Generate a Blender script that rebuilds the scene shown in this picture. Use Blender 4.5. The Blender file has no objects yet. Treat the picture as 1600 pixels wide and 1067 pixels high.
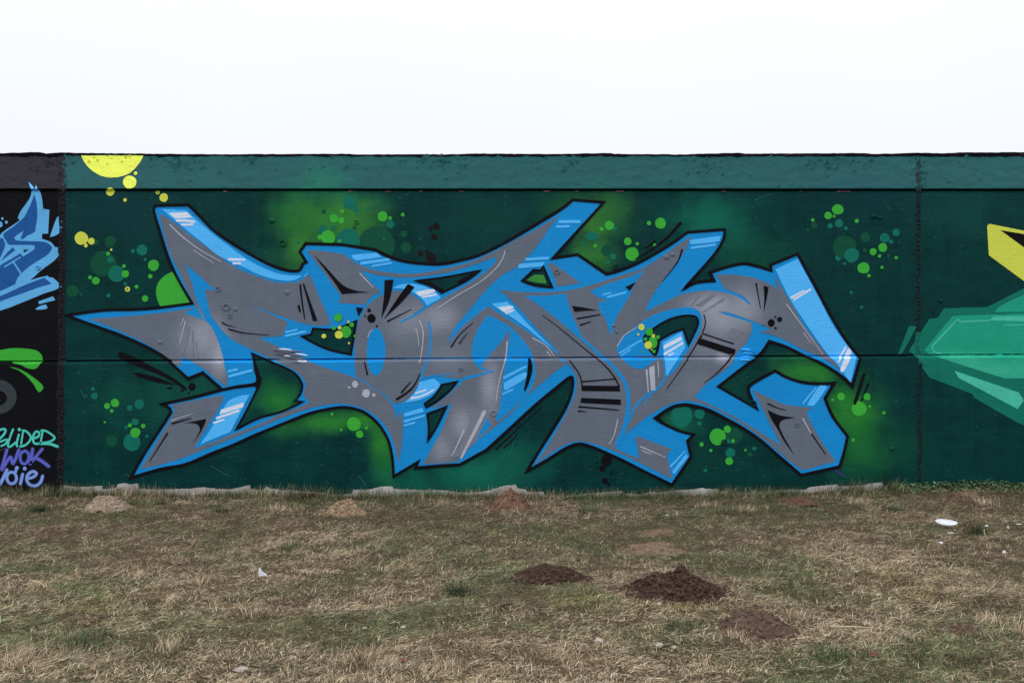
import bpy, bmesh, math, random
import numpy as np
from mathutils import Vector, geometry
random.seed(7); RS = np.random.RandomState(11)
R = math.radians
sc = bpy.context.scene
COL = sc.collection

# ------------------------------------------------------------------ camera, sky, sun, exposure
CAMZ, CAMD, F = 1.6, 10.6, 1569.0           # eye height, distance to the wall, focal length for a 1600 wide frame
cam = bpy.data.cameras.new('camera'); co = bpy.data.objects.new('camera', cam); COL.objects.link(co)
co.location = (0, -CAMD, CAMZ); co.rotation_euler = (R(90), 0, 0)
cam.sensor_width = 36; cam.lens = F / 1600 * 36; cam.clip_start = .05; cam.clip_end = 2000
sc.camera = co

SUN_EL, SUN_AZ = 55, 205                    # sun behind the cloud, behind the camera
w = bpy.data.worlds.new("World"); sc.world = w; w.use_nodes = True
nt = w.node_tree; nt.nodes.clear()
out = nt.nodes.new('ShaderNodeOutputWorld')
sky = nt.nodes.new('ShaderNodeTexSky'); sky.sky_type = 'NISHITA'; sky.sun_disc = False
sky.sun_elevation = R(SUN_EL); sky.sun_rotation = R(SUN_AZ); sky.dust_density = 3
bg1 = nt.nodes.new('ShaderNodeBackground'); bg1.inputs[1].default_value = 0.006
nt.links.new(sky.outputs[0], bg1.inputs[0])
tc = nt.nodes.new('ShaderNodeTexCoord'); sx = nt.nodes.new('ShaderNodeSeparateXYZ')
nt.links.new(tc.outputs['Generated'], sx.inputs[0])
mr = nt.nodes.new('ShaderNodeMapRange'); mr.inputs[1].default_value = 0; mr.inputs[2].default_value = 1
mr.inputs[3].default_value = 0.935; mr.inputs[4].default_value = 2.0
pw = nt.nodes.new('ShaderNodeMath'); pw.operation = 'POWER'; pw.use_clamp = True; pw.inputs[1].default_value = 1.9
mx0 = nt.nodes.new('ShaderNodeMath'); mx0.operation = 'MAXIMUM'; mx0.inputs[1].default_value = 0
nt.links.new(sx.outputs[2], mx0.inputs[0]); nt.links.new(mx0.outputs[0], pw.inputs[0]); nt.links.new(pw.outputs[0], mr.inputs[0])
cn = nt.nodes.new('ShaderNodeTexNoise'); cn.inputs['Scale'].default_value = 1.6; cn.inputs['Detail'].default_value = 4
nt.links.new(tc.outputs['Generated'], cn.inputs[0])
cm = nt.nodes.new('ShaderNodeMapRange'); cm.inputs[1].default_value = .3; cm.inputs[2].default_value = .7
cm.inputs[3].default_value = .965; cm.inputs[4].default_value = 1.025
nt.links.new(cn.outputs[0], cm.inputs[0])
mu = nt.nodes.new('ShaderNodeMath'); mu.operation = 'MULTIPLY'
nt.links.new(mr.outputs[0], mu.inputs[0]); nt.links.new(cm.outputs[0], mu.inputs[1])
bg2 = nt.nodes.new('ShaderNodeBackground'); bg2.inputs[0].default_value = (.935, .955, 1.0, 1)
nt.links.new(mu.outputs[0], bg2.inputs[1])
ad = nt.nodes.new('ShaderNodeAddShader')
nt.links.new(bg1.outputs[0], ad.inputs[0]); nt.links.new(bg2.outputs[0], ad.inputs[1]); nt.links.new(ad.outputs[0], out.inputs[0])
sl = bpy.data.lights.new('sun', 'SUN'); sl.energy = 0.6; sl.angle = R(25); sl.color = (1, .96, .9)
so = bpy.data.objects.new('sun', sl); COL.objects.link(so)
so.rotation_euler = (R(90 - SUN_EL), 0, R(-25)); so.location = (0, -5, 12)
sc.view_settings.view_transform = 'Standard'; sc.view_settings.look = 'None'
sc.view_settings.exposure = 0; sc.view_settings.gamma = 1; sc.view_settings.use_curve_mapping = False

# ------------------------------------------------------------------ helpers
def lin(c, k=1.0):
    r = []
    for v in c:
        v = v / 255.0
        r.append((v / 12.92 if v <= .04045 else ((v + .055) / 1.055) ** 2.4) * k)
    return tuple(r)
PK = 1.13            # paint albedo per displayed linear value of the photo
def tag(o, label=None, cat=None, group=None, kind=None):
    if label: o['label'] = label
    if cat: o['category'] = cat
    if group: o['group'] = group
    if kind: o['kind'] = kind
    return o
def empty(name, loc=(0, 0, 0)):
    o = bpy.data.objects.new(name, None); COL.objects.link(o); o.location = loc; o.empty_display_size = .2
    return o
def mesh_obj(name, verts, faces, mat=None, parent=None, smooth=False):
    me = bpy.data.meshes.new(name); me.from_pydata([tuple(v) for v in verts], [], [tuple(f) for f in faces])
    if smooth: me.polygons.foreach_set('use_smooth', [True] * len(me.polygons))
    o = bpy.data.objects.new(name, me); COL.objects.link(o)
    if mat: me.materials.append(mat)
    if parent: o.parent = parent
    return o
def np_mesh(name, V, Fq, mat, parent=None, col=None, smooth=False):
    """V (n,3), Fq (m,k) all faces the same size."""
    me = bpy.data.meshes.new(name); k = Fq.shape[1]
    me.vertices.add(len(V)); me.vertices.foreach_set('co', V.astype(np.float32).ravel())
    me.loops.add(Fq.size); me.loops.foreach_set('vertex_index', Fq.astype(np.int32).ravel())
    me.polygons.add(len(Fq)); me.polygons.foreach_set('loop_start', np.arange(0, Fq.size, k, dtype=np.int32))
    me.update(calc_edges=True)
    if col is not None:
        a = me.color_attributes.new('tint', 'FLOAT_COLOR', 'POINT')
        a.data.foreach_set('color', np.hstack([col, np.ones((len(col), 1))]).astype(np.float32).ravel())
    if smooth: me.polygons.foreach_set('use_smooth', np.ones(len(Fq), bool))
    me.materials.append(mat)
    o = bpy.data.objects.new(name, me); COL.objects.link(o)
    if parent: o.parent = parent
    return o
class VNoise:
    def __init__(s, seed, n=256):
        s.g = np.random.RandomState(seed).rand(n, n); s.n = n
    def __call__(s, x, y):
        x = np.asarray(x, float); y = np.asarray(y, float)
        xi = np.floor(x).astype(int); yi = np.floor(y).astype(int); fx = x - xi; fy = y - yi
        fx = fx * fx * (3 - 2 * fx); fy = fy * fy * (3 - 2 * fy); n = s.n; g = s.g
        a = g[xi % n, yi % n]; b = g[(xi + 1) % n, yi % n]; c = g[xi % n, (yi + 1) % n]; d = g[(xi + 1) % n, (yi + 1) % n]
        return (a * (1 - fx) + b * fx) * (1 - fy) + (c * (1 - fx) + d * fx) * fy
    def fbm(s, x, y, o=4):
        t = 0; a = 1; m = 0
        for i in range(o):
            t = t + a * s(np.asarray(x) * 2 ** i + 17 * i, np.asarray(y) * 2 ** i + 31 * i); m += a; a *= .5
        return t / m
N1, N2, N3, N4 = VNoise(1), VNoise(2), VNoise(3), VNoise(4)

# sloping coping blocks with scabbed lumps under the paint
blobs = []
for (cx, cy, sx_, sy_, n) in ((280, 258, 16, 9, 34), (205, 250, 30, 6, 12), (150, 248, 18, 5, 10), (310, 252, 12, 5, 8), (385, 250, 14, 5, 10), (690, 253, 20, 8, 44), (660, 250, 12, 4, 10),
                              (895, 257, 9, 7, 18), (860, 250, 24, 5, 6), (1100, 258, 16, 8, 26), (1080, 252, 8, 4, 6), (1295, 254, 16, 6, 26), (1266, 256, 5, 5, 8), (1350, 252, 8, 4, 10),
                              (542, 262, 3, 2, 3), (571, 261, 2, 2, 3), (40, 255, 20, 10, 6), (75, 255, 8, 8, 8), (800, 265, 700, 20, 60), (1437, 270, 6, 20, 40), (1500, 262, 30, 15, 8), (97, 270, 5, 18, 26)):
    for _ in range(n):
        blobs.append((random.gauss(cx, sx_), random.gauss(cy, sy_), random.uniform(1.2, 2.6), random.choice((1, 1, -.7)) * random.uniform(.016, .036)))
BL = np.array(blobs)
CG = 1.6
def coff(x, y):
    """relief of the coping under its paint, on arrays of grid points"""
    x = np.asarray(x, float); y = np.asarray(y, float); o = np.zeros(x.shape)
    for (bx, by, br, bh) in BL:
        q = ((x - bx) ** 2 + ((y - by) * 1.3) ** 2) / br ** 2
        m = q < 9
        if m.any(): o[m] += bh * np.exp(-q[m] * 1.2)
    o += (N3.fbm(x * .05, y * .12, 3) - .5) * .016 + (N1.fbm(x * .4, y * .5, 2) - .5) * .006
    return o * np.clip((295 - y) / 3, 0, 1)


# ------------------------------------------------------------------ the wall's surface: frame pixel grid (1600 wide) -> wall
S = 148.0
def jy(x): return 565 - x / 1600 * 11            # long horizontal joint between the lower and upper panels
LIP = 295.0
SLOPE = math.tan(R(54))
TOPY = 243.0
def _slope(yp):
    """point of the sloping coping face seen at height yp: depth, z"""
    z0 = CAMZ + (533.5 - LIP) / S; d0 = -.012
    k = (533.5 - yp) / F
    d = (z0 - CAMZ - SLOPE * d0 - k * CAMD) / (k - SLOPE)
    return d, z0 + SLOPE * (d - d0)
def jn(x): return float(N1(x * .11, 3.3)) - .5
def filled(x):
    """places where the joint was smeared over with filler"""
    f = 0
    for c, wd in ((455, 30), (1160, 24), (1428, 16), (1560, 10), (97, 12)):
        f = max(f, max(0, 1 - (abs(x - c) / wd) ** 3))
    return f
PR = -.038
BP = [295.0, 295.9, 296.4, 298.6, 299.2, 300.0, 301.2]
def depth(x, y):
    if y <= 301.2:
        n = jn(x * 1.7 + 40) * .7
        P_ = ((295.0, -.012), (295.9, -.012), (296.9 + n * .6, .026), (298.1 + n * 1.8, .026), (299.4 + n * .8, -.008), (300, -.003), (301.2, 0))
    else:
        j = jy(x) + jn(x) * .8; m = .034 * (1 - .85 * filled(x))
        r = y - jy(x)
        P_ = ((-3.2, 0), (-2.2, -.002), (-1.2 + jn(x * 2.3) * 1.2, m), (-.1 + jn(x) * 1.0, m), (1.0 + jn(x + 9) * .5, -.004), (4.4 + jn(x + 9) * .5, PR), (1e5, PR))
        y = r
    if y <= P_[0][0]: return P_[0][1]
    for (a, da), (b, db) in zip(P_, P_[1:]):
        if y <= b: return da + (db - da) * (y - a) / max(b - a, 1e-6)
    return P_[-1][1]
def W(x, y, off=0.0):
    if y < LIP:
        d, z = _slope(y)
        X = (x - 800) / F * (CAMD + d)
        nrm = (-SLOPE / math.hypot(1, SLOPE), 1 / math.hypot(1, SLOPE))
        return (X, d + nrm[0] * off, z + nrm[1] * off)
    return ((x - 800) / S, depth(x, y) - off, CAMZ + (533.5 - y) / S)
JB = [-3.2, -2.2, -1.8, .5, 1.3, 4.4, 5.4]
COLX = 6.0
def to_wall(name, polys, mat, parent, layer, label=None):
    """polys: list of closed outlines on the wall grid -> flat coats of paint following the wall's relief.
    Every patch large enough to be picked out is an object; the smallest flecks are joined."""
    polys = [(i, p) for i, p in enumerate(polys) if len(p) >= 3]
    def big(p):
        a = [q[0] for q in p]; b = [q[1] for q in p]; return max(max(a) - min(a), max(b) - min(b)) >= 9
    bigs = [q for q in polys if big(q[1])]; small = [q for q in polys if not big(q[1])]
    if name.startswith('signature') or len(polys) == 1: return sheet(name, polys, mat, parent, layer, label)
    objs = [sheet(name, [q], mat, parent, layer, None) for q in bigs]
    if small:
        objs.append(tag(sheet(name + '_fleck', small, mat, parent, layer, None), kind='stuff'))
    if label: objs[0]['label'] = label
    return objs[0]
def sheet(name, polys, mat, parent, layer, label=None):
    verts = []; faces = []
    for pi, pts in polys:
        off = .0012 + layer * .0009 + (pi % 8) * .0001
        bm = bmesh.new()
        vs = [bm.verts.new((p[0], p[1], 0)) for p in pts]
        tris = geometry.tessellate_polygon([[Vector((p[0], p[1], 0)) for p in pts]])
        for t in tris:
            try: bm.faces.new([vs[i] for i in t])
            except (ValueError, IndexError): pass
        bm.normal_update()
        ys = [p[1] for p in pts]; xs = [p[0] for p in pts]
        def cut(cx, cy, nx, ny):
            g = bm.verts[:] + bm.edges[:] + bm.faces[:]
            bmesh.ops.bisect_plane(bm, geom=g, dist=1e-4, plane_co=(cx, cy, 0), plane_no=(nx, ny, 0))
        need = False
        if min(ys) < 300:
            need = True
            for b in BP:
                if min(ys) < b < max(ys): cut(0, b, 0, 1)
            if min(ys) < 294:
                for k in range(34):
                    if min(ys) < 295 - k * CG < max(ys): cut(0, 295 - k * CG, 0, 1)
                for k in range(math.ceil(min(xs) / CG), int(max(xs) / CG) + 1): cut(k * CG, 0, 1, 0)
        j0, j1 = jy(min(xs)), jy(max(xs))
        if min(ys) < max(j0, j1) + 6 and max(ys) > min(j0, j1) - 4:
            need = True
            for b in JB: cut(0, 565 + b, 11 / 1600, 1)
        if need:
            k = math.ceil(min(xs) / COLX)
            while k * COLX < max(xs): cut(k * COLX, 0, 1, 0); k += 1
        bm.verts.ensure_lookup_table(); bm.verts.index_update()
        base = len(verts)
        for v in bm.verts: verts.append(W(v.co.x, v.co.y, off + (float(coff(np.array([v.co.x]), np.array([v.co.y]))[0]) + .0015 if v.co.y < 294.9 else 0)))
        for f in bm.faces:
            ids = [base + v.index for v in f.verts]
            a = f.normal.z
            faces.append(ids if a < 0 else ids[::-1])
        bm.free()
    o = mesh_obj(name, verts, faces, mat, parent)
    if label: o['label'] = label
    return o
def P(s):
    pts = []
    for t in s.split():
        c = t.endswith('c'); a, b = t.rstrip('c').split(',')
        pts.append((float(a), float(b), c))
    return pts
def cr(p0, p1, p2, p3, t):
    return tuple(.5 * ((2 * p1[i]) + (-p0[i] + p2[i]) * t + (2 * p0[i] - 5 * p1[i] + 4 * p2[i] - p3[i]) * t * t
                       + (-p0[i] + 3 * p1[i] - 3 * p2[i] + p3[i]) * t ** 3) for i in (0, 1))
def smooth(pts, closed=True, n=4):
    if isinstance(pts, str): pts = P(pts)
    N = len(pts); out = []
    for i in range(N if closed else N - 1):
        p1 = pts[i]; p2 = pts[(i + 1) % N]
        p0 = pts[i - 1] if (closed or i > 0) and not p1[2] else p1
        p3 = pts[(i + 2) % N] if (closed or i < N - 2) and not p2[2] else p2
        out.append(p1[:2])
        if p1[2] and p2[2]: continue
        if math.hypot(p1[0] - p2[0], p1[1] - p2[1]) < 3: continue
        for k in range(1, n): out.append(cr(p0, p1, p2, p3, k / n))
    if not closed: out.append(pts[-1][:2])
    return out
def stroke(s, w0, w1=None, cap=True, n=4):
    """tapering brush stroke as one closed outline"""
    if w1 is None: w1 = w0
    p = smooth(s, False, n); L = []; Rr = []
    N = len(p)
    for i in range(N):
        a = p[max(i - 1, 0)]; b = p[min(i + 1, N - 1)]
        dx, dy = b[0] - a[0], b[1] - a[1]; l = math.hypot(dx, dy) or 1
        t = i / (N - 1); ww = (w0 + (w1 - w0) * t) / 2
        nx, ny = -dy / l * ww, dx / l * ww
        L.append((p[i][0] + nx, p[i][1] + ny)); Rr.append((p[i][0] - nx, p[i][1] - ny))
    c1 = []; c0 = []
    if cap:
        for (q, a, b, ww, lst) in ((p[-1], p[-2], p[-1], w1 / 2, c1), (p[0], p[1], p[0], w0 / 2, c0)):
            dx, dy = b[0] - a[0], b[1] - a[1]; l = math.hypot(dx, dy) or 1; dx /= l; dy /= l
            for k in (-45, 0, 45):
                ca, sa = math.cos(R(-k)), math.sin(R(-k))
                lst.append((q[0] + (dx * ca - dy * sa) * ww, q[1] + (dx * sa + dy * ca) * ww))
    return L + c1 + Rr[::-1] + c0
def outline_ring(s, wd, mod=.12, seed=0):
    """closed mitred contour line -> list of quads (kept as little outlines)"""
    p = smooth(s, True, 4); q = []
    for a in p:
        if not q or math.hypot(a[0] - q[-1][0], a[1] - q[-1][1]) > .6: q.append(a)
    p = q; N = len(p); inn = []; outt = []
    for i in range(N):
        a = p[i - 1]; b = p[i]; c = p[(i + 1) % N]
        d1 = (b[0] - a[0], b[1] - a[1]); l1 = math.hypot(*d1) or 1; d1 = (d1[0] / l1, d1[1] / l1)
        d2 = (c[0] - b[0], c[1] - b[1]); l2 = math.hypot(*d2) or 1; d2 = (d2[0] / l2, d2[1] / l2)
        n1 = (-d1[1], d1[0]); n2 = (-d2[1], d2[0]); m = (n1[0] + n2[0], n1[1] + n2[1]); lm = math.hypot(*m)
        if lm < 1e-3: m = n1; k = 1
        else:
            m = (m[0] / lm, m[1] / lm); k = 1 / max(m[0] * n1[0] + m[1] * n1[1], .38)
        ww = wd / 2 * (1 + mod * (float(N2(b[0] * .03 + seed, b[1] * .03)) - .5) * 2) * k
        inn.append((b[0] + m[0] * ww, b[1] + m[1] * ww)); outt.append((b[0] - m[0] * ww, b[1] - m[1] * ww))
    return inn, outt
def ring_quads(name, rings, mat, parent, layer):
    quads = []
    for inn, outt in rings:
        N = len(inn)
        for i in range(N):
            j = (i + 1) % N
            quads.append([inn[i], inn[j], outt[j], outt[i]])
    verts = []; faces = []
    off = .0012 + layer * .0009
    for q in quads:
        ys = [v[1] for v in q]; x0 = sum(v[0] for v in q) / 4; jj = jy(x0)
        near = (min(ys) < jj + 5 and max(ys) > jj - 4)
        if not near:
            b = len(verts); verts += [W(v[0], v[1], off) for v in q]; faces.append([b, b + 1, b + 2, b + 3])
        else:
            bm = bmesh.new(); vs = [bm.verts.new((v[0], v[1], 0)) for v in q]
            try: bm.faces.new(vs)
            except ValueError: bm.free(); continue
            for bb in JB:
                bmesh.ops.bisect_plane(bm, geom=bm.verts[:] + bm.edges[:] + bm.faces[:], dist=1e-4, plane_co=(0, 565 + bb, 0), plane_no=(11 / 1600, 1, 0))
            xs = [v[0] for v in q]; k = math.ceil(min(xs) / COLX)
            while k * COLX < max(xs):
                bmesh.ops.bisect_plane(bm, geom=bm.verts[:] + bm.edges[:] + bm.faces[:], dist=1e-4, plane_co=(k * COLX, 0, 0), plane_no=(1, 0, 0)); k += 1
            bm.verts.index_update(); b = len(verts)
            for v in bm.verts: verts.append(W(v.co.x, v.co.y, off))
            for f in bm.faces: faces.append([b + v.index for v in f.verts])
            bm.free()
    fs = []
    for f in faces:
        a, b_, c = (Vector(verts[i]) for i in f[:3])
        n = (b_ - a).cross(c - a)
        fs.append(f if n.y < 0 else f[::-1])
    return mesh_obj(name, verts, fs, mat, parent)
def dot(x, y, r, ry=None, n=None):
    ry = ry or r; n = n or (12 if r < 3 else 20 if r < 9 else 40)
    ph = random.random() * 6.28; e = .035
    return [(x + r * (1 + e * math.sin(2 * t + ph)) * math.cos(t), y + ry * (1 + e * math.sin(3 * t + ph)) * math.sin(t)) for t in
            [2 * math.pi * k / n for k in range(n)]]
def brush(s, w, n=4):
    """a round-tipped line that may cross itself: overlapping short pieces"""
    p = smooth(s, False, n); out = []; r = w / 2
    for a, b in zip(p, p[1:]):
        dx, dy = b[0] - a[0], b[1] - a[1]; l = math.hypot(dx, dy)
        if l < 1e-6: continue
        nx, ny = -dy / l * r, dx / l * r; ex, ey = dx / l * r * .7, dy / l * r * .7
        out.append([(a[0] + nx, a[1] + ny), (b[0] + nx, b[1] + ny), (b[0] + nx * .7 + ex, b[1] + ny * .7 + ey), (b[0] + ex * 1.4, b[1] + ey * 1.4), (b[0] - nx * .7 + ex, b[1] - ny * .7 + ey), (b[0] - nx, b[1] - ny), (a[0] - nx, a[1] - ny),
                    (a[0] - nx * .7 - ex, a[1] - ny * .7 - ey), (a[0] - ex * 1.4, a[1] - ey * 1.4), (a[0] + nx * .7 - ex, a[1] + ny * .7 - ey)])
    return out
def D(s):
    return [dot(*[float(v) for v in t.split(',')]) for t in s.split()]

# ------------------------------------------------------------------ materials
def new_mat(name):
    m = bpy.data.materials.new(name); m.use_nodes = True; nt = m.node_tree; nt.nodes.clear()
    o = nt.nodes.new('ShaderNodeOutputMaterial'); b = nt.nodes.new('ShaderNodeBsdfPrincipled')
    nt.links.new(b.outputs[0], o.inputs[0]); return m, nt, b
def N_(nt, t, **kw):
    n = nt.nodes.new(t)
    for k, v in kw.items(): setattr(n, k, v)
    return n
# group: wall relief -> normal, plus wear masks
RG = bpy.data.node_groups.new('wall_relief', 'ShaderNodeTree')
RG.interface.new_socket('Normal', in_out='OUTPUT', socket_type='NodeSocketVector')
RG.interface.new_socket('Speck', in_out='OUTPUT', socket_type='NodeSocketFloat')
RG.interface.new_socket('Mottle', in_out='OUTPUT', socket_type='NodeSocketFloat')
go = RG.nodes.new('NodeGroupOutput'); tcg = RG.nodes.new('ShaderNodeTexCoord')
def mapping(nt, src, scale):
    m = nt.nodes.new('ShaderNodeMapping'); m.inputs['Scale'].default_value = scale; nt.links.new(src, m.inputs[0]); return m.outputs[0]
def noise(nt, vec, scale, detail=3, rough=.5):
    n = nt.nodes.new('ShaderNodeTexNoise'); n.inputs['Scale'].default_value = scale; n.inputs['Detail'].default_value = detail
    n.inputs['Roughness'].default_value = rough; nt.links.new(vec, n.inputs['Vector']); return n.outputs[0]
def math_(nt, op, a, b=None, clamp=False):
    m = nt.nodes.new('ShaderNodeMath'); m.operation = op; m.use_clamp = clamp
    for i, v in enumerate((a, b)):
        if v is None: continue
        if isinstance(v, (int, float)): m.inputs[i].default_value = v
        else: nt.links.new(v, m.inputs[i])
    return m.outputs[0]
def mrange(nt, v, a, b, c=0., d=1., smooth=False):
    m = nt.nodes.new('ShaderNodeMapRange'); nt.links.new(v, m.inputs[0])
    if smooth: m.interpolation_type = 'SMOOTHSTEP'
    for i, x in zip((1, 2, 3, 4), (a, b, c, d)): m.inputs[i].default_value = x
    return m.outputs[0]
obc = tcg.outputs['Object']
vec_r = mapping(RG, obc, (9, 9, 55)); vec_f = mapping(RG, obc, (30, 30, 120))
hr = noise(RG, vec_r, 1.0, 4, .6); hf = noise(RG, vec_f, 1.0, 2, .6); hp = noise(RG, obc, 7, 3)
vo = RG.nodes.new('ShaderNodeTexVoronoi'); vo.inputs['Scale'].default_value = 16; RG.links.new(obc, vo.inputs['Vector'])
pit = mrange(RG, vo.outputs['Distance'], .02, .17, 1, 0, True)
vsel = RG.nodes.new('ShaderNodeSeparateColor'); RG.links.new(vo.outputs['Color'], vsel.inputs[0])
psel = math_(RG, 'GREATER_THAN', vsel.outputs[0], .93)
pitm = math_(RG, 'MULTIPLY', pit, psel)
h = math_(RG, 'ADD', math_(RG, 'MULTIPLY', hr, .8), math_(RG, 'MULTIPLY', hf, .45))
h = math_(RG, 'ADD', h, math_(RG, 'MULTIPLY', hp, 1.2))
h = math_(RG, 'ADD', h, math_(RG, 'MULTIPLY', pitm, .9))
bu = RG.nodes.new('ShaderNodeBump'); bu.inputs['Strength'].default_value = .55; bu.inputs['Distance'].default_value = .0075
RG.links.new(h, bu.inputs['Height']); RG.links.new(bu.outputs[0], go.inputs['Normal'])
# small pale chips and hair scratches, in loose patches
vo2 = RG.nodes.new('ShaderNodeTexVoronoi'); vo2.inputs['Scale'].default_value = 1.0
RG.links.new(mapping(RG, obc, (26, 26, 48)), vo2.inputs['Vector'])
s2 = RG.nodes.new('ShaderNodeSeparateColor'); RG.links.new(vo2.outputs['Color'], s2.inputs[0])
chip = math_(RG, 'LESS_THAN', vo2.outputs['Distance'], math_(RG, 'MULTIPLY', s2.outputs[1], .13))
patch = mrange(RG, noise(RG, obc, 1.3, 2), .45, .7, .0, .45)
chip = math_(RG, 'MULTIPLY', chip, math_(RG, 'LESS_THAN', s2.outputs[0], patch))
RG.links.new(chip, go.inputs['Speck'])
mo_ = noise(RG, mapping(RG, obc, (1.5, 1.5, 3.5)), 1.6, 6, .65); st_ = noise(RG, mapping(RG, obc, (9, 9, .7)), 1.0, 4, .6); fi_ = noise(RG, obc, 28, 3, .6)
RG.links.new(math_(RG, 'ADD', math_(RG, 'ADD', math_(RG, 'MULTIPLY', mo_, .5), math_(RG, 'MULTIPLY', st_, .3)), math_(RG, 'MULTIPLY', fi_, .2)), go.inputs['Mottle'])
def mixc(nt, fac, a, b, blend='MIX'):
    m = nt.nodes.new('ShaderNodeMix'); m.data_type = 'RGBA'; m.blend_type = blend
    if isinstance(fac, (int, float)): m.inputs[0].default_value = fac
    else: nt.links.new(fac, m.inputs[0])
    for i, v in ((6, a), (7, b)):
        if isinstance(v, tuple): m.inputs[i].default_value = (*v[:3], 1)
        else: nt.links.new(v, m.inputs[i])
    return m.outputs[2]
def pxcoord(nt):
    """wall position as frame-grid coordinates x, y (metres on the wall scaled by 148)"""
    t = nt.nodes.new('ShaderNodeTexCoord'); m = nt.nodes.new('ShaderNodeMapping')
    m.inputs['Scale'].default_value = (S, 0, -S); m.inputs['Location'].default_value = (800, 0, 533.5 + CAMZ * S)
    nt.links.new(t.outputs['Object'], m.inputs[0]); return m.outputs[0]
def glow(nt, px, x, y, rx, ry, nz=None, amt=.25, hard=0.0):
    m = nt.nodes.new('ShaderNodeMapping'); m.vector_type = 'TEXTURE'
    m.inputs['Location'].default_value = (x, 0, y); m.inputs['Scale'].default_value = (rx, 1, ry)
    nt.links.new(px, m.inputs[0])
    l = nt.nodes.new('ShaderNodeVectorMath'); l.operation = 'LENGTH'; nt.links.new(m.outputs[0], l.inputs[0])
    v = l.outputs['Value']
    if nz is not None: v = math_(nt, 'ADD', v, nz)
    return mrange(nt, v, hard, 1.0, 1, 0, True)
def paint(name, rgb, glows=(), rough=.46, spk=.0, mot=.10, k=None, dirt=None):
    """flat spray paint; glows = (x, y, rx, ry, rgb, strength) soft sprays of another colour"""
    m, nt, b = new_mat(name); k = k or PK
    g = nt.nodes.new('ShaderNodeGroup'); g.node_tree = RG
    c = lin(rgb, k)
    col = mixc(nt, mrange(nt, g.outputs['Mottle'], .38, .62), tuple(v * (1 - mot) for v in c), tuple(v * (1 + mot) for v in c))
    if glows:
        px = pxcoord(nt)
        t = nt.nodes.new('ShaderNodeTexCoord'); nz = noise(nt, t.outputs['Object'], 3.2, 3, .55)
        nz = mrange(nt, nz, .3, .7, -.08 if c[0] > .05 else -.17, .08 if c[0] > .05 else .17)
        for (x, y, rx, ry, rgb2, st) in glows:
            f = math_(nt, 'MULTIPLY', math_(nt, 'POWER', glow(nt, px, x, y, rx * 1.2, ry * 1.2, nz), 1.9), st * .92)
            col = mixc(nt, f, col, lin(rgb2, k))
    if spk: col = mixc(nt, math_(nt, 'MULTIPLY', g.outputs['Speck'], spk), col, lin((120, 170, 160)))
    nt.links.new(col, b.inputs['Base Color']); nt.links.new(g.outputs['Normal'], b.inputs['Normal'])
    r = mrange(nt, g.outputs['Mottle'], .3, .7, rough - .06, rough + .08); nt.links.new(r, b.inputs['Roughness'])
    b.inputs['Specular IOR Level'].default_value = .07
    return m
GREEN_GLOWS = [
    (180, 330, 160, 70, (14, 52, 60), .7), (1380, 310, 200, 60, (14, 56, 62), .5),
    (300, 620, 260, 90, (15, 82, 68), .8), (250, 330, 200, 60, (16, 62, 62), .5),
    (520, 290, 130, 80, (24, 100, 82), .9), (480, 345, 100, 90, (42, 116, 52), .85), (475, 395, 50, 60, (64, 140, 50), .7),
    (555, 345, 75, 60, (56, 130, 52), .85), (520, 335, 70, 50, (58, 135, 50), .55), (430, 400, 55, 30, (24, 84, 62), .5),
    (760, 340, 170, 70, (17, 70, 62), .5), (880, 325, 60, 55, (32, 92, 50), .6),
    (925, 350, 60, 75, (58, 128, 50), .9), (925, 400, 60, 40, (58, 132, 52), .7), (965, 330, 50, 50, (44, 110, 55), .7),
    (1110, 350, 110, 80, (16, 104, 86), .9), (1180, 400, 110, 60, (14, 84, 62), .5),
    (434, 622, 52, 40, (44, 136, 48), .95), (425, 610, 70, 50, (16, 84, 56), .6),
    (500, 660, 80, 28, (46, 130, 46), .85), (560, 655, 70, 28, (48, 140, 44), .85), (600, 690, 36, 55, (46, 132, 46), .85), (606, 735, 30, 45, (32, 110, 54), .8),
    (440, 670, 60, 22, (34, 112, 56), .5),
    (740, 735, 150, 60, (18, 106, 86), .95), (650, 755, 110, 40, (16, 92, 74), .8), (810, 720, 90, 60, (16, 92, 76), .6),
    (1260, 580, 90, 40, (44, 128, 48), .95), (1320, 640, 70, 80, (42, 128, 46), .9), (1345, 700, 70, 80, (30, 108, 50), .85),
    (1350, 640, 60, 60, (40, 124, 46), .5), (1400, 700, 90, 70, (14, 78, 52), .5), (1150, 600, 50, 60, (14, 70, 56), .5),
    (1090, 720, 120, 50, (14, 66, 54), .5), (1060, 660, 50, 40, (26, 112, 78), .6),
    (1500, 330, 130, 70, (17, 72, 68), .6)]
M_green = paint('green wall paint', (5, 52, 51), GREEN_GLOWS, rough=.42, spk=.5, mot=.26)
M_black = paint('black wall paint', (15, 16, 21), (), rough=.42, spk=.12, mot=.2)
M_blue = paint('sky blue paint', (22, 136, 206), (), mot=.05)
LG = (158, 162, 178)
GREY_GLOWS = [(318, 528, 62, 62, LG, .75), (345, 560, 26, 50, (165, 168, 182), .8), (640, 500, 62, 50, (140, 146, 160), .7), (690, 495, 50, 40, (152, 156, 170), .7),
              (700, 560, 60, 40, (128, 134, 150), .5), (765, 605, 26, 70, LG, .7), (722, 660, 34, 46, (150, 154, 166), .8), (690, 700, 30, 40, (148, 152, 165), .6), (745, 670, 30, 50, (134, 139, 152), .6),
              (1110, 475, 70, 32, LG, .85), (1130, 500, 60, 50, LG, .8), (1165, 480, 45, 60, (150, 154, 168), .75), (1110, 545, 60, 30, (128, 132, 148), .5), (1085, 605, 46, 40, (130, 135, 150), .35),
              (1130, 560, 20, 16, (176, 178, 192), .6)]
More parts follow.
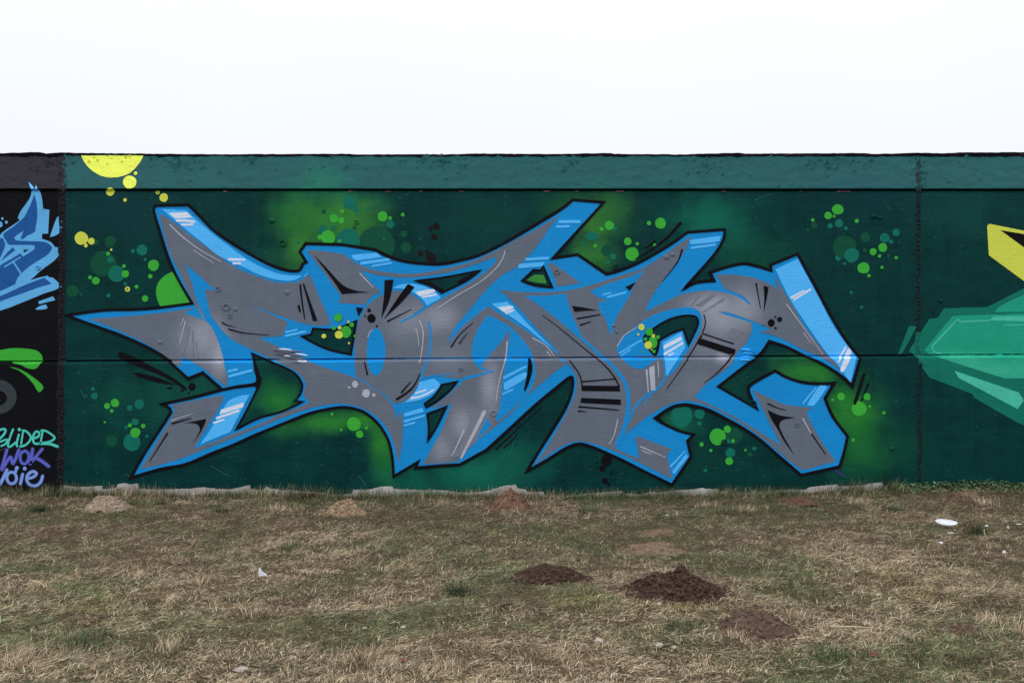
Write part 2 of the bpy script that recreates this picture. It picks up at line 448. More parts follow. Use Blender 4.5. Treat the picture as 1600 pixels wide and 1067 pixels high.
M_grey = paint('grey paint', (99, 107, 122), GREY_GLOWS, mot=.07)
M_lblue = paint('light blue paint', (82, 182, 250), (), mot=.04, rough=.42)
M_white = paint('pale white paint', (226, 234, 252), (), mot=.03, k=1.0)
M_green_skylit = paint('green wall paint skylit', (24, 74, 76), [(500, 290, 80, 60, (20, 98, 76), .8), (930, 290, 60, 30, (16, 80, 66), .5), (1350, 285, 140, 60, (24, 70, 78), .5)], rough=.5, mot=.14)  # wall green lightened: the slope's extra skylight is put into the colour
M_black_skylit = paint('black wall paint skylit', (31, 30, 39), (), rough=.5, mot=.15)  # wall black lightened likewise, skylight on the slope painted in
M_line = paint('black line paint', (18, 17, 24), (), mot=.1, k=.9)
M_teal = paint('teal dot paint', (18, 106, 92), ())
M_dgreen = paint('dark green dot paint', (17, 76, 56), ())
M_brg = paint('bright green paint', (58, 166, 56), (), mot=.08)
M_yel = paint('yellow paint', (212, 222, 84), (), mot=.04, k=1.0)
M_ltdot = paint('pale grey paint', (168, 172, 188), ())
M_shade = paint('shade grey paint', (116, 122, 136), ())
M_maroon = paint('dark maroon paint', (26, 21, 25), ())
M_purple = paint('violet paint', (58, 50, 112), ())
M_tealA = paint('deep teal paint', (18, 110, 92), ())
M_tealB = paint('mid teal paint', (30, 152, 122), [(1560, 580, 110, 30, (62, 178, 148), .8), (1500, 560, 60, 20, (62, 178, 148), .6)])
M_tealC = paint('pale teal paint', (72, 184, 160), ())
M_navy = paint('royal blue paint', (32, 86, 152), ())
M_sky = paint('pale sky blue paint', (94, 172, 226), ())
M_cyan = paint('turquoise tag paint', (76, 196, 186), ())
M_indigo = paint('indigo tag paint', (90, 98, 194), ())
M_peri = paint('periwinkle tag paint', (122, 154, 226), ())
M_halo = paint('violet overspray paint', (34, 32, 58), ())
M_slate = paint('slate grey paint', (56, 64, 68), ())

# ------------------------------------------------------------------ the wall itself
wall = empty('graffiti_wall')
tag(wall, 'long green painted concrete wall covered with grey and blue graffiti lettering', 'wall', kind='thing')
XL, XR, XA, XB = -1243.0, 2777.0, 97.0, 1437.0
segs = [(XL, XA, M_black), (XA, XB, M_green), (XB, XR, M_green)]
GY = 790.0
def colxs(a, b):
    xs = [a]
    k = math.ceil((a + .01) / COLX)
    while k * COLX < b - .01:
        x = k * COLX
        if -60 <= x <= 1660 or k % 10 == 0: xs.append(x)
        k += 1
    return xs + [b]
def panel(a, b, rows, mat, name, label=None):
    """rows: functions of x giving grid heights from top to bottom"""
    xs = colxs(a, b); V = []; Fc = []
    m = len(rows)
    for x in xs:
        ys = [r(x) for r in rows]
        V.append((W(x, ys[0])[0], .05, W(x, ys[0])[2]))
        for y in ys: V.append(W(x, y))
        V.append((W(x, ys[-1])[0], .05, W(x, ys[-1])[2]))
    k = m + 2
    for i in range(len(xs) - 1):
        for j in range(k - 1):
            Fc.append((i * k + j, i * k + j + 1, (i + 1) * k + j + 1, (i + 1) * k + j))
    Fc.append(tuple(range(k))[::-1]); Fc.append(tuple((len(xs) - 1) * k + j for j in range(k)))
    o = mesh_obj(name, V, Fc, mat, wall)
    if label: o['label'] = label
    return o
for a, b, mt in segs:
    lab = 'black painted' if mt is M_black else 'dark green painted'
    panel(a, b, [lambda x, v=v: v for v in (298.6, 299.2, 300.0, 301.2, 420.0)] + [lambda x, v=v: jy(x) + v for v in (-3.2, -2.2, -1.8)], mt, 'concrete_panel', lab + ' upper wall panel')
    panel(a, b, [lambda x, v=v: jy(x) + v for v in (.5, 1.3, 4.4, 5.4)] + [lambda x: 660.0, lambda x: GY], mt, 'concrete_panel', lab + ' lower wall panel')
# sloping coping blocks with scabbed lumps under the paint
def coping(a, b, mat, label):
    xs = [a] + [k * CG for k in range(math.ceil((a + .01) / CG), math.ceil((b - .01) / CG)) if -30 < k * CG < 1640 or k % 25 == 0] + [b]
    ys = np.concatenate([[295.0 + .9], np.arange(295.0, TOPY - .1, -1.6), [TOPY]])
    XX, YY = np.meshgrid(np.array(xs), ys, indexing='ij')
    off = coff(XX, YY)
    V = []; k = len(ys) + 1
    for i in range(len(xs)):
        for j in range(len(ys)):
            if j == 0:
                p = W(XX[i, j], 295.0, 0); V.append((p[0], p[1] + .045, p[2] - .004))
            else:
                V.append(W(XX[i, j], YY[i, j] if j > 1 else 294.99, off[i, j] if j > 1 else 0))
        p = V[-1]; V.append((p[0], p[1] + .5, p[2] + .01))
    Fc = []
    for i in range(len(xs) - 1):
        for j in range(k - 1):
            Fc.append((i * k + j, (i + 1) * k + j, (i + 1) * k + j + 1, i * k + j + 1))
    o = mesh_obj('coping_block', V, Fc, mat, wall, smooth=True); o['label'] = label
coping(XL, XA, M_black_skylit, 'sloping coping painted black'); coping(XA, XB, M_green_skylit, 'long sloping coping painted green'); coping(XB, XR, M_green_skylit, 'right sloping coping painted green')
# solid core behind the panels
xa, xb = (XL - 800) / S, (XR - 800) / S
zt = _slope(TOPY)[1]
V = [(xa, .045, -.3), (xb, .045, -.3), (xb, .95, -.3), (xa, .95, -.3), (xa, .045, 3.2), (xb, .045, 3.2), (xb, .95, zt - .03), (xa, .95, zt - .03), (xa, .46, zt - .03), (xb, .46, zt - .03)]
core = mesh_obj('wall_core', V, [(0, 1, 5, 4), (4, 5, 9, 8), (8, 9, 6, 7), (3, 7, 6, 2), (0, 4, 8, 7, 3), (1, 2, 6, 9, 5), (0, 3, 2, 1)], M_line, wall)
# uneven bitumen felt along the top
TT = [(-1243, 240), (-60, 240.5), (0, 240), (60, 238), (64, 238.4), (71, 240.3), (98, 238.8), (130, 239.6), (230, 240.6), (330, 241.6), (545, 240.8), (560, 241.8), (720, 241.5), (735, 240.3), (860, 241.2), (955, 239.4), (961, 241), (1060, 241.8),
      (1155, 239.2), (1163, 240.6), (1355, 239.6), (1362, 241.2), (1437, 239.2), (1470, 240), (1500, 238.8), (1600, 238.2), (2777, 239)]
tx = [t[0] for t in TT]; ty = [t[1] for t in TT]
V = []; Fc = []; xs = [x for x in colxs(XL, XR)]
for x in xs:
    yt = float(np.interp(x, tx, ty)) + float(N1(x * .23, 8.1) - .5) * .8
    yb = TOPY + .6 + float(N2(x * .13, 2.2)) * 2.4
    if 128 < x < 226: yb = TOPY - .2
    b = W(x, yb, .004); t = _slope(TOPY); k = (CAMD + t[0])
    zt_ = CAMZ + (533.5 - yt) / F * k
    V += [b, (b[0], t[0] - .01, zt_), (b[0], t[0] + .5, zt_ + .02), (b[0], t[0] + .5, zt_ - .05)]
for i in range(len(xs) - 1):
    for j in range(3): Fc.append((i * 4 + j, (i + 1) * 4 + j, (i + 1) * 4 + j + 1, i * 4 + j + 1))
m, nt, b = new_mat('bitumen felt')
t = nt.nodes.new('ShaderNodeTexCoord')
nt.links.new(mixc(nt, mrange(nt, noise(nt, t.outputs['Object'], 12, 4), .55, .72), lin((16, 13, 24)), lin((48, 30, 36))), b.inputs['Base Color']); b.inputs['Roughness'].default_value = 1; b.inputs['Specular IOR Level'].default_value = .05
mesh_obj('roofing_felt', V, Fc, m, wall)
# lumpy mortar in the vertical joints
def filler_mat(name, rgb, rgb2, teal=None):
    m, nt, b = new_mat(name); t = nt.nodes.new('ShaderNodeTexCoord')
    n = noise(nt, t.outputs['Object'], 60, 3, .6)
    col = mixc(nt, mrange(nt, n, .56, .7), lin(rgb, PK), lin(rgb2, PK))
    if teal:
        px = pxcoord(nt); s = nt.nodes.new('ShaderNodeSeparateXYZ'); nt.links.new(px, s.inputs[0])
        inside = math_(nt, 'MULTIPLY', math_(nt, 'GREATER_THAN', s.outputs[2], 519.0), math_(nt, 'LESS_THAN', s.outputs[2], 568.0))
        col = mixc(nt, inside, col, lin(teal, PK))
    nt.links.new(col, b.inputs['Base Color']); b.inputs['Roughness'].default_value = .6; b.inputs['Specular IOR Level'].default_value = .15
    bp = nt.nodes.new('ShaderNodeBump'); bp.inputs['Distance'].default_value = .01; bp.inputs['Strength'].default_value = .8
    nt.links.new(noise(nt, t.outputs['Object'], 90, 3), bp.inputs['Height']); nt.links.new(bp.outputs[0], b.inputs['Normal'])
    return m
def filler(x0, wd, mat, seed, wob):
    ys = np.arange(244, 775, 1.3); nc = 9; V = []; Fc = []
    for i, y in enumerate(ys):
        for j in range(nc):
            u = j / (nc - 1) * 2 - 1
            x = x0 + wob * (float(N2(y * .05, seed)) - .5) * 2 + u * wd * (.75 + .5 * float(N3(y * .12, seed + j * .1)))
            l = float(N1(x * .5 + seed, y * .45)); l2 = float(N4(x * .9, y * .9 + seed))
            hgt = (1 - abs(u) ** 2) * (.002 + .016 * max(0, l - .35) + .006 * l2) - .006 * (abs(u) > .95)
            if abs(u) < .5 and l2 < .35: hgt -= .008
            V.append(W(x, y, hgt) if y < 295 or y > 300.5 else W(x, 300.5 if y > 297 else 294.9, hgt))
    for i in range(len(ys) - 1):
        for j in range(nc - 1):
            Fc.append((i * nc + j, (i + 1) * nc + j, (i + 1) * nc + j + 1, i * nc + j + 1))
    return mesh_obj('joint_filler', V, Fc, mat, wall, smooth=True)
filler(97, 6.5, filler_mat('black joint mortar', (22, 21, 27), (52, 52, 60)), 1.3, 1.5)
filler(1434.5, 4.2, filler_mat('green joint mortar', (13, 34, 36), (34, 74, 72), (18, 106, 90)), 5.1, 1.6)

# unpainted foot of the wall, ragged where the paint stops
foot = P("102,757.6c 120,758.8c 121,760.6c 135,759.5c 150,758.5c 162,757.8c 163,763c 172,762c 184,761c 186,755.5c 198,753.5c 205,755c 218,755.2c 219,762c 232,763c 250,763.5c 275,763c 300,762c 318,760c 330,761.5c 345,763c 360,763.5c 375,761c 392,756.5c 393,763c 404,764c 412,764c 418,759.5c 424,762c 440,764.5c 455,764.5c 470,766c 485,767c 510,768.5c 512,772c 540,771c 551,770c 552.5,764c 570,764.5c 580,763c 598,758.5c 614,759c 616,763c 640,764c 700,765c 715,768c 740,768.5c 760,766c 790,757c 806,756.5c 808,762c 820,764c 825,768c 849,767c 850,772c 870,773c 890,773c 900,772c 925,769c 935,768.5c 972,766c 974,770c 990,770c 1000,771c 1012,769c 1014,767c 1033,767.5c 1060,764.5c 1075,764c 1098,761c 1100,762.5c 1120,763c 1123,767c 1132,766.5c 1134,771c 1150,770c 1172,768c 1174,766c 1195,767c 1225,764c 1240,764c 1258,763.5c 1262,760.5c 1290,757c 1305,755.5c 1310,758.5c 1340,758c 1360,754.5c 1376,752.5c 1378,758c 1384,760c")
pts = []
for (a, b) in zip(foot, foot[1:]):
    n = max(1, int((b[0] - a[0]) / 3))
    for k in range(n):
        x = a[0] + (b[0] - a[0]) * k / n; y = a[1] + (b[1] - a[1]) * k / n
        pts.append((x, y + (random.random() - .5) * 1.1))
pts.append((1384, 764))
m, nt, b = new_mat('bare concrete'); t = nt.nodes.new('ShaderNodeTexCoord')
c_ = mixc(nt, mrange(nt, noise(nt, t.outputs['Object'], 9, 5), .35, .65), lin((158, 152, 148)), lin((196, 192, 190)))
px = pxcoord(nt); c_ = mixc(nt, glow(nt, px, 490, 773, 40, 7), c_, lin((190, 80, 110)))
c_ = mixc(nt, glow(nt, px, 660, 770, 60, 8), c_, lin((60, 140, 115)))
nt.links.new(c_, b.inputs['Base Color']); b.inputs['Roughness'].default_value = .85
bp = nt.nodes.new('ShaderNodeBump'); bp.inputs['Distance'].default_value = .006; nt.links.new(noise(nt, t.outputs['Object'], 50, 4), bp.inputs['Height']); nt.links.new(bp.outputs[0], b.inputs['Normal'])
o = to_wall('bare_footing', [pts + [(1384, GY), (102, GY)]], m, wall, 0, 'ragged unpainted strip along the foot of the wall')

# ------------------------------------------------------------------ the big grey and blue piece
OUT = "243.5,321.5c 295,320.5c 312,337.5 334,360 362.5,380 399,402 423.8,414.4 442.5,421 459,423.8 469,421.5 473.5,412.5c 479,409.7c 468.8,393.5c 478,380.8c 536,382.5c 587,390.5c 607.5,401 632,408.5 665,412.5 691,412.5 719,407 747.5,399.4 785,381.6 822.5,360 846,346 878,326 895,312.5c 943,316.5c 921,341 895,369.4 864,403.7c 902.5,397.9c 947.5,428.6c 968,422.8 996,411.6 1024,396.6 1052.5,378.8 1074,363.2c 1132,358.8c 1130.6,373 1119,393.8 1097,420 1068,451.8c 1087.5,441.6 1115.6,438.8c 1109,426.2c 1134,418 1160.6,412 1181,415.7 1204.7,422.8c 1203.8,414c 1246,397c 1276,452 1301,498.8 1322,532 1342,558c 1329.4,603c 1312.5,587.5 1284,568.8 1252.5,553.8 1228,541.6 1202,533.5c 1190.6,550 1179,559.4 1153,579 1121,603.4c 1181,638c 1172,621 1168,610 1172.8,599.7 1209.4,579c 1228,589.4 1252.5,596.9 1275,599 1301,598.4c 1287,622c 1299.4,650.6 1322,680.6c 1317,704 1309.7,728c 1249.7,741c 1233.8,727.5 1215,711.6 1190.6,690 1162.5,670 1134,654.4 1106,640 1078,632.6 1061,632.4 1045,637.5 1022.5,652.5c 1037.5,661.9 1062,673 1082.5,677.8c 1073,688c 1078.8,712.5c 1048.8,756.5c 1015,739.7 977.5,721 949.4,707.8 925,697.5 904.4,692.8 883.8,699.4 855.6,717 822.8,735.5c 846,697.5 865,667.5 883.8,635.6 893,611 894.5,594 890,588.8 868.8,605.6 836.9,631.9 790,675 760.6,702c 719,724.9c 691,726.6 650,730c 653.8,720.5c 616,743c 613.4,712.5 607,686 593.8,663.8 577,648 560,639.2 532.5,635.6 489,644 452,658 405,676.9 367.5,693.8 330,708.8 291,724.7 250,732.5 207,745c 231,703 265,650.6 268.8,641 263,633.8 254.7,631c 306,619.7 349,608.4c 319,582c 296,591.2c 263,562 231,542.5 193.8,525.6 156,511.6 104,492.6c 162,485 212.5,483.4 250,480.6 300.6,474c 280,438.8 263,403 250,361.9 240,328c"
HOLES = [
    "394.7,553c 423.8,565 446,574 463,583.8 473,599 471,613.8 462,626c 474.4,627c 442.5,641.9 405,652.8 371,670c 386,643 404,607c 409,592c 402,577c",
    "473,525.6c 486.6,522.8c 489.4,513.6c 523,515.4c 557,501.6c 553,525.6 548.2,553.4c 517.5,547 493,536.9",
    "650,439c 691,434 750,422.8c 728.8,438.8 690,457.5c 674,447",
    "816,438.8c 834,422c 844.4,422.8c 849,417.4c 862.4,448.8c 842.5,447 827.5,443.4",
    "664,630.5c 680,617.5 691,600.8c 714,596.2c 702.5,610 682,626.9 667,635.6c",
    "668.6,646c 697.4,635.4c 683.8,663.8 669.2,688c 670.6,669",
    "1006,527.5 1020.6,514 1043,500.5 1062,494.6 1076,493.2 1086.5,495 1090.4,502 1087.5,514 1075.6,538c 1067.4,513.6c 1047,521.6 1030,531.4c 1026,551 1021.6,553.4 1014,545c"]
letters = to_wall('graffiti_lettering', [smooth(OUT)], M_blue, wall, 2, 'large angular sky blue graffiti lettering with grey fill and black outline')
to_wall('green_gap', [smooth(h_) for h_ in HOLES], M_green, letters, 5.85)
GREY = [
    "249,334c 268.8,345.5 296.9,367.5 334,394 358,412 382.5,424.7 414,436 435,441.6 457.5,441.6 472.5,437 481,429.6c 487.5,436 499,465 510,487.5 517.5,507c 495,508.8 472,504.5 450,498 420,487 382,472c 420,489.5 450,503.4c 446,514 440.6,524.7c 423.8,526.4 404,527.6c 433,540.6 461,552 480,563 505,573 527,580 555,590 578,601.5 597,614.5 613,631 619,650c 622,652c 625,642c 629.4,652 630,673 627.5,701 623.8,722c 616.9,694 607.5,671 592.5,652.5 573.8,640 551,632 527,630 499,634 472.5,641.4 442.5,652 405,667.4 367,683 325,699.4 287.5,714.4 250,725.6 221.9,731.4c 235,710.6 253.8,678.8 268.8,654.4 274.4,639.4 269.7,631.9c 306,625 349,616.9c 351,624c 334,652.5 315.6,682 305,700c 334,690 362.5,678.4 400,664.7 442.5,645 472,634.4 485,627.6c 476,616 479,600.6 474.4,589.4 461,578 442.5,568.8 420,558.4 395.6,547 367.5,533 350,519 341,507 330.5,493 324,470 321,452.2c 342,454.2c 330.6,448c 312,431 289,412.5c 298.8,438.8 306,465 318,493 324,508c 317,497 306,478 291,450 280,424 265,394 255.6,362",
    "139,498.4c 193.8,494.7 250,489 304,480.8c 287.5,489c 308,496 323,503c 330.6,510.6 341.9,535 350,563 356,583.8 357.8,598.8 353,602.5c 334,587.5 321,576 304.4,566.9 283.8,557.5c 285.6,572.5c 268.8,565 250,550 221.9,533 193.8,520 165.6,507.8",
    "874.4,335.6c 859.4,354.4 846,375 827.5,397.5 809.4,416 785,429.4 756.9,455.6 738,478 721,498.8 710,512 702.5,529.4 700.6,537c 719,514.4 738,497.5 762.5,478.8c 788.8,495.6 831.9,523.8 865,548 875,557c 876,563c 885.6,568c 865,582 836.9,606 818,622 803.8,639.4 775.6,663.8 747.5,686 719,714 715.6,720c 691,722.8 662,723.8c 672.5,705 687.5,677 698.8,650.6 706,630c 691,633.8 674,637.5c 695,621 713.8,604.4 729,589.8c 710,591 695,588c 676,587c 658.5,590c 650,608 635,625 616.9,630c 601.9,615.6 573.8,597 556.9,587.5c 555,561 555,531 560.6,503 571,482 580.6,472 592,464 606.9,456 625.6,454.7 640.6,459.4 653.8,467 663,480c 646,490.5c 650,492.6c 689.4,468 719,451 747.5,433.4 771.9,412.5 774.6,401.4c 738,414.4 700.6,425.6 672.5,430 644.4,433.5 616,433 588,429.4 562.8,421.9c 578.8,440.6 595,455.6c 579,465 571.9,476c 555,475 528.8,473.4c 532.5,463 521,446 498.8,416 479,391c 498.8,391.9 538,397.5c 555,410.6 578.8,420.5 606.9,426 635,428 663,426 700.6,418.6 738,408.4 775.6,391.6 803.8,376 831.9,361.6 860,345",
    "855.6,412.5c 863,411.6c 883.8,425.6 907,442.5c 870.6,448c 865,431",
    "779.4,452.8c 818,456.6 855.6,457 893,452.8 930.6,443.4 968,431 1002,420 1033.8,401 1062,381 1078.4,370.4c 1071,390 1052.5,416 1033.8,440.6 1015,469 1007.5,487.5c 1033.8,474.4 1062,461 1082,456.6 1106,454 1130.6,456.8 1147.5,461.6 1162.5,469.4 1171,477c 1172.5,474c 1164,465 1150,457.6 1133,452c 1126,441 1119,429.4c 1143.8,429.4 1172,433 1196,440.6 1215,452c 1210,431c 1228,461 1245,489 1256,509 1284,544.4 1311,577c 1284,559.4 1247,542.5 1219,527.5 1185,518c 1205.6,515c 1188.8,507 1162.5,496.6 1138,488.6 1121,486.6c 1134,492 1155,498 1174.7,505c 1174,518 1166,535 1153,549 1138,572 1106,596 1083,619.6c 1106,630 1143.8,649 1181,671 1219,695.6c 1200,658 1181,621 1175.6,609.6c 1200,620.6 1228,632 1267.5,636.6c 1258,643c 1267.5,664 1284,692 1304,720c 1252.5,733.4c 1228,716 1200,692 1162.5,664.4 1125,642.6 1097,630.6 1068.8,625.4 1043,632 1015,647 992.5,664 970,682.6c 959.7,698.4c 977.5,707.8 998,715c 992.5,679.9c 1020.6,690 1048.8,701c 1041,708.8c 1045,729 1048.8,747c 1024.4,735 986.9,716 949.4,699.6 926.9,692.2 902.5,688.4 880,694.7 855.6,710.6 835,725.6c 846,710.6 868.8,673 889.4,635.6 898.8,613 900.6,594.4 895,579 886,567.4c 876,557.4c 865,541 837,511 809,479 790,461"]
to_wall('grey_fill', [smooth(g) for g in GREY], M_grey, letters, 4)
OVER = [
    "762.5,491.9c 781,501 801.9,514.4 818.8,533 830,550 835.6,572.5 835.6,591 828,610 811,628.8 790.6,647.5 776,659c 774.7,652c 781,635.6 785,598 790.6,561 795,535 797,514.4c 781,536.9 762.5,557.5 751,571c 758.8,576 772,579.6c 755,578 746,572.5 740,563 737,550 740,531 747.5,512.5",
    "761.6,651.6c 767,664c 741.9,689c 752,670",
    "819,462c 855.6,461.6 884.6,458.6c 889.4,478.8 898.8,503 910,525.6 916.6,535.8c 902.5,526.4 874.4,502 846,480",
    "921,455c 949,443.5 977.5,434.5 1007.5,422.5c 993,441 985,460 973.8,479 962.5,498 955,526c 945.6,498 938,487 935,472c 951,470c 936,465",
    "966,552 964.2,542.5 968,533 986.9,515 1015,495 1043,485 1068,480 1087.5,483 1096,494 1095,512.5 1083.8,535 1070.6,553.8 1052,580 1037.8,590.4c 1035.6,567c 1034,560c 1024,562 1005.6,575 992.5,575 977.5,567",
    "319,412c 319,412.2c 319,412.4c"][:5]
ov = [smooth(g) for g in OVER]
el = [(587.8 + 14.8 * math.cos(t), 549.6 + 36.8 * math.sin(t)) for t in [2 * math.pi * k / 40 for k in range(40)]]
ov.append(el)
ov += [stroke("912,531 926,544 940,557 953,568 962,578 970,588 976,598 980,612 981,626 980,642 977,658 972,674 964,692", 4.5, 7),
       stroke("1039,588 1032,600 1024,608.5 1011,615.6 1000,625 992.5,634 986,646 980,660 974,675", 3.4, 4),
       stroke("1019,611 1012,622 1005.6,632.5", 3, 1.6),
       stroke("669.5,503 673,520 672.5,538 668.5,560 662,580 658,591", 3.2, 3.6),
       stroke("657,592 676,587 700,584 712,582.6", 2.6, 1.6), stroke("727,590.5 747,586 760,582.5 772,580", 5, 2),
       stroke("626,503 645,494 664,481.5", 2.4, 3.4),
       stroke("620,640 620.4,655", 2, 1.4)]
to_wall('blue_shape', ov, M_blue, letters, 5)
LB = ["253.8,327c 291,329c 302.5,339.4 334,366.5 362.5,388 386,405 414.4,420 442.5,429.4 473,431c 457.5,438.4 435,437.8 405,429.4 376.9,416 343.8,401 315.6,378.8 287.5,356 265,337.5",
      "391.9,616c 361.9,674c 336,684.6 314.7,693.8c 334,665.6 356.9,628c 362.5,623.4 377.5,617.8",
      "549.4,398.4c 588.8,395c 597,402c 556.9,407.8c 551,404c",
      "612.5,451c 623.8,445.4 638.8,443 650,444.4 665,448 681.9,457.5 689.4,466c 666.9,478c 659.4,466.9 646,457.5 631,451.5",
      "768,474.8c 792.5,471.4c 805,484 827.5,508.8 851.9,533 865.4,545.4c 850,534.6 827.5,516 803.8,498.8 785,487.5",
      "655.6,596.4c 678,591c 687.5,598.8 683.8,608 672.5,617.5 653.8,625 632,628.8c 642.5,619.4 651.9,608",
      "631.6,645c 661,636.6c 663,643c 632.8,650.6c",
      "787.8,597.8c 818.8,581.5 821.6,590 792.5,608 787.8,607",
      "1035.6,535c 1064.7,518.5c 1070.9,542.5c 1040,588c",
      "1080,375 1123,369.4 1124.6,373 1121,377.8 1081,382 1079,378.8",
      "1211,421c 1246,404.4c 1277,461 1303,511 1336.5,556c 1326.6,598c 1309,573 1284,542 1247,488 1230,460",
      "1260,630 1278.8,602 1290,603.8 1287,609.4 1271,631.9 1263.8,633",
      "1048.8,736c 1071,707.8c 1074,712.5c 1052.5,739.7c",
      "812,412.5c 850,409.6c 849,414 846,416.4c 811,419.6c 809.6,416"]
lb = [smooth(g) for g in LB]
lb += [stroke(*a) for a in (("358.8,580 372,577", 4), ("360.6,587.5 394.4,578.5", 4.4), ("565,411.5 607.5,405.6", 5), ("582,416 611,411", 3.4), ("447,519 464,515.3", 3),
        ("446.6,524.7 477,518", 3.6), ("874.5,346.9 905,346.5", 5), ("870.5,354.4 888.5,354", 4), ("822,405.4 856,403.4", 4.4), ("943,460 954,457.6", 3), ("949.5,464 977.5,457", 3.2),
        ("633,657.5 663,649", 3.6), ("633,664 648,659.6", 3), ("788,589.5 821.5,572.5", 4), ("786,615 801,608", 3), ("968.5,551.5 1001.5,531.5", 2.6), ("970,555.6 985,546", 2.2),
        ("1081,387.5 1116.5,382.5", 4), ("1253,629.5 1273,605", 3, 2), ("1047,727.5 1069,704", 3.6, 2), ("476,432 480,428", 2))]
to_wall('light_blue_highlight', lb, M_lblue, letters, 6)
WH = ["264,333c 293,332c 300.6,340c 274.4,341.8c", "347.5,639.4c 383,628c 381.5,635.6c 344.7,646.9c", "649,456.6c 674.4,451.9 679,456.6 655.6,463c",
      "778.4,480.4c 798,477.8 801.9,481 787.8,487.8c", "1036.6,539.7c 1063.8,525.6c 1065.6,531c 1036.6,546c", "1310.6,577 1320,553.8 1324.7,544.4 1329.4,551.9 1317,579"]
wh = [smooth(g) for g in WH] + [stroke(*a) for a in (("277,345 290,345 303.5,347", 4), ("284.5,351.5 301,351", 3.2), ("358.5,405.4 382.5,406", 4, 3), ("365,412 376,411.6", 3), ("341,652.5 374.7,641", 3.6), ("336,660 352,655", 3, 2),
        ("661,464 681,460.3", 3), ("790.6,489 801.9,484.7", 3), ("650,613.8 666,609", 2.4), ("643.5,621.6 660,618 678,609", 3.2, 2), ("1038,553 1066,536", 3.6), ("1041,557.5 1051.5,552", 2.6),
        ("1236.5,465 1256,454", 3.6, 2), ("1240.5,468 1265.5,452.5", 3, 3.4), ("1308,565 1321,542.5", 3.2))]
to_wall('white_shine', wh, M_white, letters, 7)
PG = ["1013,574.4c 1021.6,570.6c 1023.4,609c 1016,610c"]
pg = [smooth(g) for g in PG] + [stroke(*a) for a in (("266,351.5 282,367 298.8,380.6 320,395 345.6,408.8", 2.2, 1.2), ("302.5,391 334,411.5", 1.2), ("270.6,656 303.5,645.5", 1.8, 1), ("287.5,497.5 283,510", 1.4, .8),
        ("290,502 281,538", 1.8, 1), ("562.5,427.5 583,449", 2.2, 1.4), ("575,526.5 577.5,520 582,514.5", 1.8, 1.2), ("655.6,501 660.6,515 661,531 659,550 655.6,568", 2, 1.4), ("649.6,512.5 653,525 654.7,540.6", 1.4, 1),
        ("684.7,481 715.6,461 747.5,442.5 771.9,422.8 785,405 789,392.8", 1.6, 1.6), ("792.5,534 789.7,561 781,591 775,627", 2.4, 1.2), ("832,528 853.8,540.6 867,558.4", 2, 1), ("854.7,549.6 861,556.6", 1.8, 1.2),
        ("964.4,540.6 975.6,523.8 994.4,511.6", 1.8, 1.2), ("1009.4,578 1012,612", 3, 2), ("1027,565 1028.5,589.4", 1.8, 1), ("1229,476 1248.8,503 1286,554.7", 1.8, 1), ("1255,520 1267.5,537", 1.4, .8),
        ("1252.5,653.4 1264.7,676", 2.2, 1.4), ("964.4,655 958.8,678.8 951,693.4", 1.8, 1.2), ("1000,697 1038.5,713.4", 2, 1.2), ("1002,703 1018,709", 1.6, 1), ("757,643 740,677 721,714", 6, 4), ("725,672 717,690 706,712", 3, 1.6))]
pg += D("556,600,4.7,5.4 546.6,605,2 573,614,6.2,6.8 585,616.8,2.8")
to_wall('pale_grey_mark', pg, M_ltdot, letters, 7)
sh = [stroke("1092,463 1079.5,477.5", 3, 1.6), smooth("1110,461c 1121,459c 1096,479.4c 1085.6,477c"), stroke("1130.6,467.5 1097.8,488", 3.2, 1.4),
      smooth("729,638c 756,640.6c 744,664 722,708 704,714c 722,690 733,664 733,650")]
sh += D("1146.6,521,8.5 1159,519,2.2")
sh += [stroke("293,512 291,530 285,552", 8, 4), stroke("301.5,516 302.5,559", 1.8, 1.2), stroke("306,535 311.5,562", 1.6, 1)]
to_wall('shade_grey_mark', sh, M_shade, letters, 7)
BK = ["289,660c 310,656.6 324,653.4c 322,661 313.8,676.9 300.6,695.6c 310,680.6 314.7,669.4 310,661.9 300,660",
      "489.4,397.5c 508,416 526.9,436.9 540,448 558.8,454.7 579.4,456.6c 555,458 534.4,459.4c 521,438.8 502.5,414.4", "473,443c 475.5,443.5c 482,462 496.3,501.5c 489.3,501.7c 480,468",
      "556,480c 568,481c 560.6,494.7c", "601,437.8c 615,436.9c 608.8,468.8 595.6,498.4c 600,465", "637.8,443.4c 648,449c 625.6,474.4 600,498.4c 621.9,465",
      "893.7,477.8c 915,481 933,485c 915,485.6 897.8,487.5c", "976.6,448.5c 993.4,440.6c 984,454.7c", "908,601.8c 966,602.5c 969,611c 908.5,610.4c", "907.8,621c 969.4,623.5c 969,632c 906,628.8c",
      "902.5,640c 918.4,642.8c 902.5,643c", "1092.8,528c 1149.4,545.9c 1148,550c 1140,553.8c 1090,537.8c", "1192.5,446c 1200.6,449c 1197,470 1192.5,489.4c 1194,465",
      "1197,639.4c 1213,646.9 1224.4,649.7 1241,651.6c 1224.4,654.4 1217.8,658 1216,665.6 1222.5,680.6 1239.4,709.7c 1224.4,690 1213,669.4 1203.8,654.4",
      "825,559c 829,560 831.9,576 826,598.8 820.6,611c 818.6,608 822.5,589 824.6,572"]
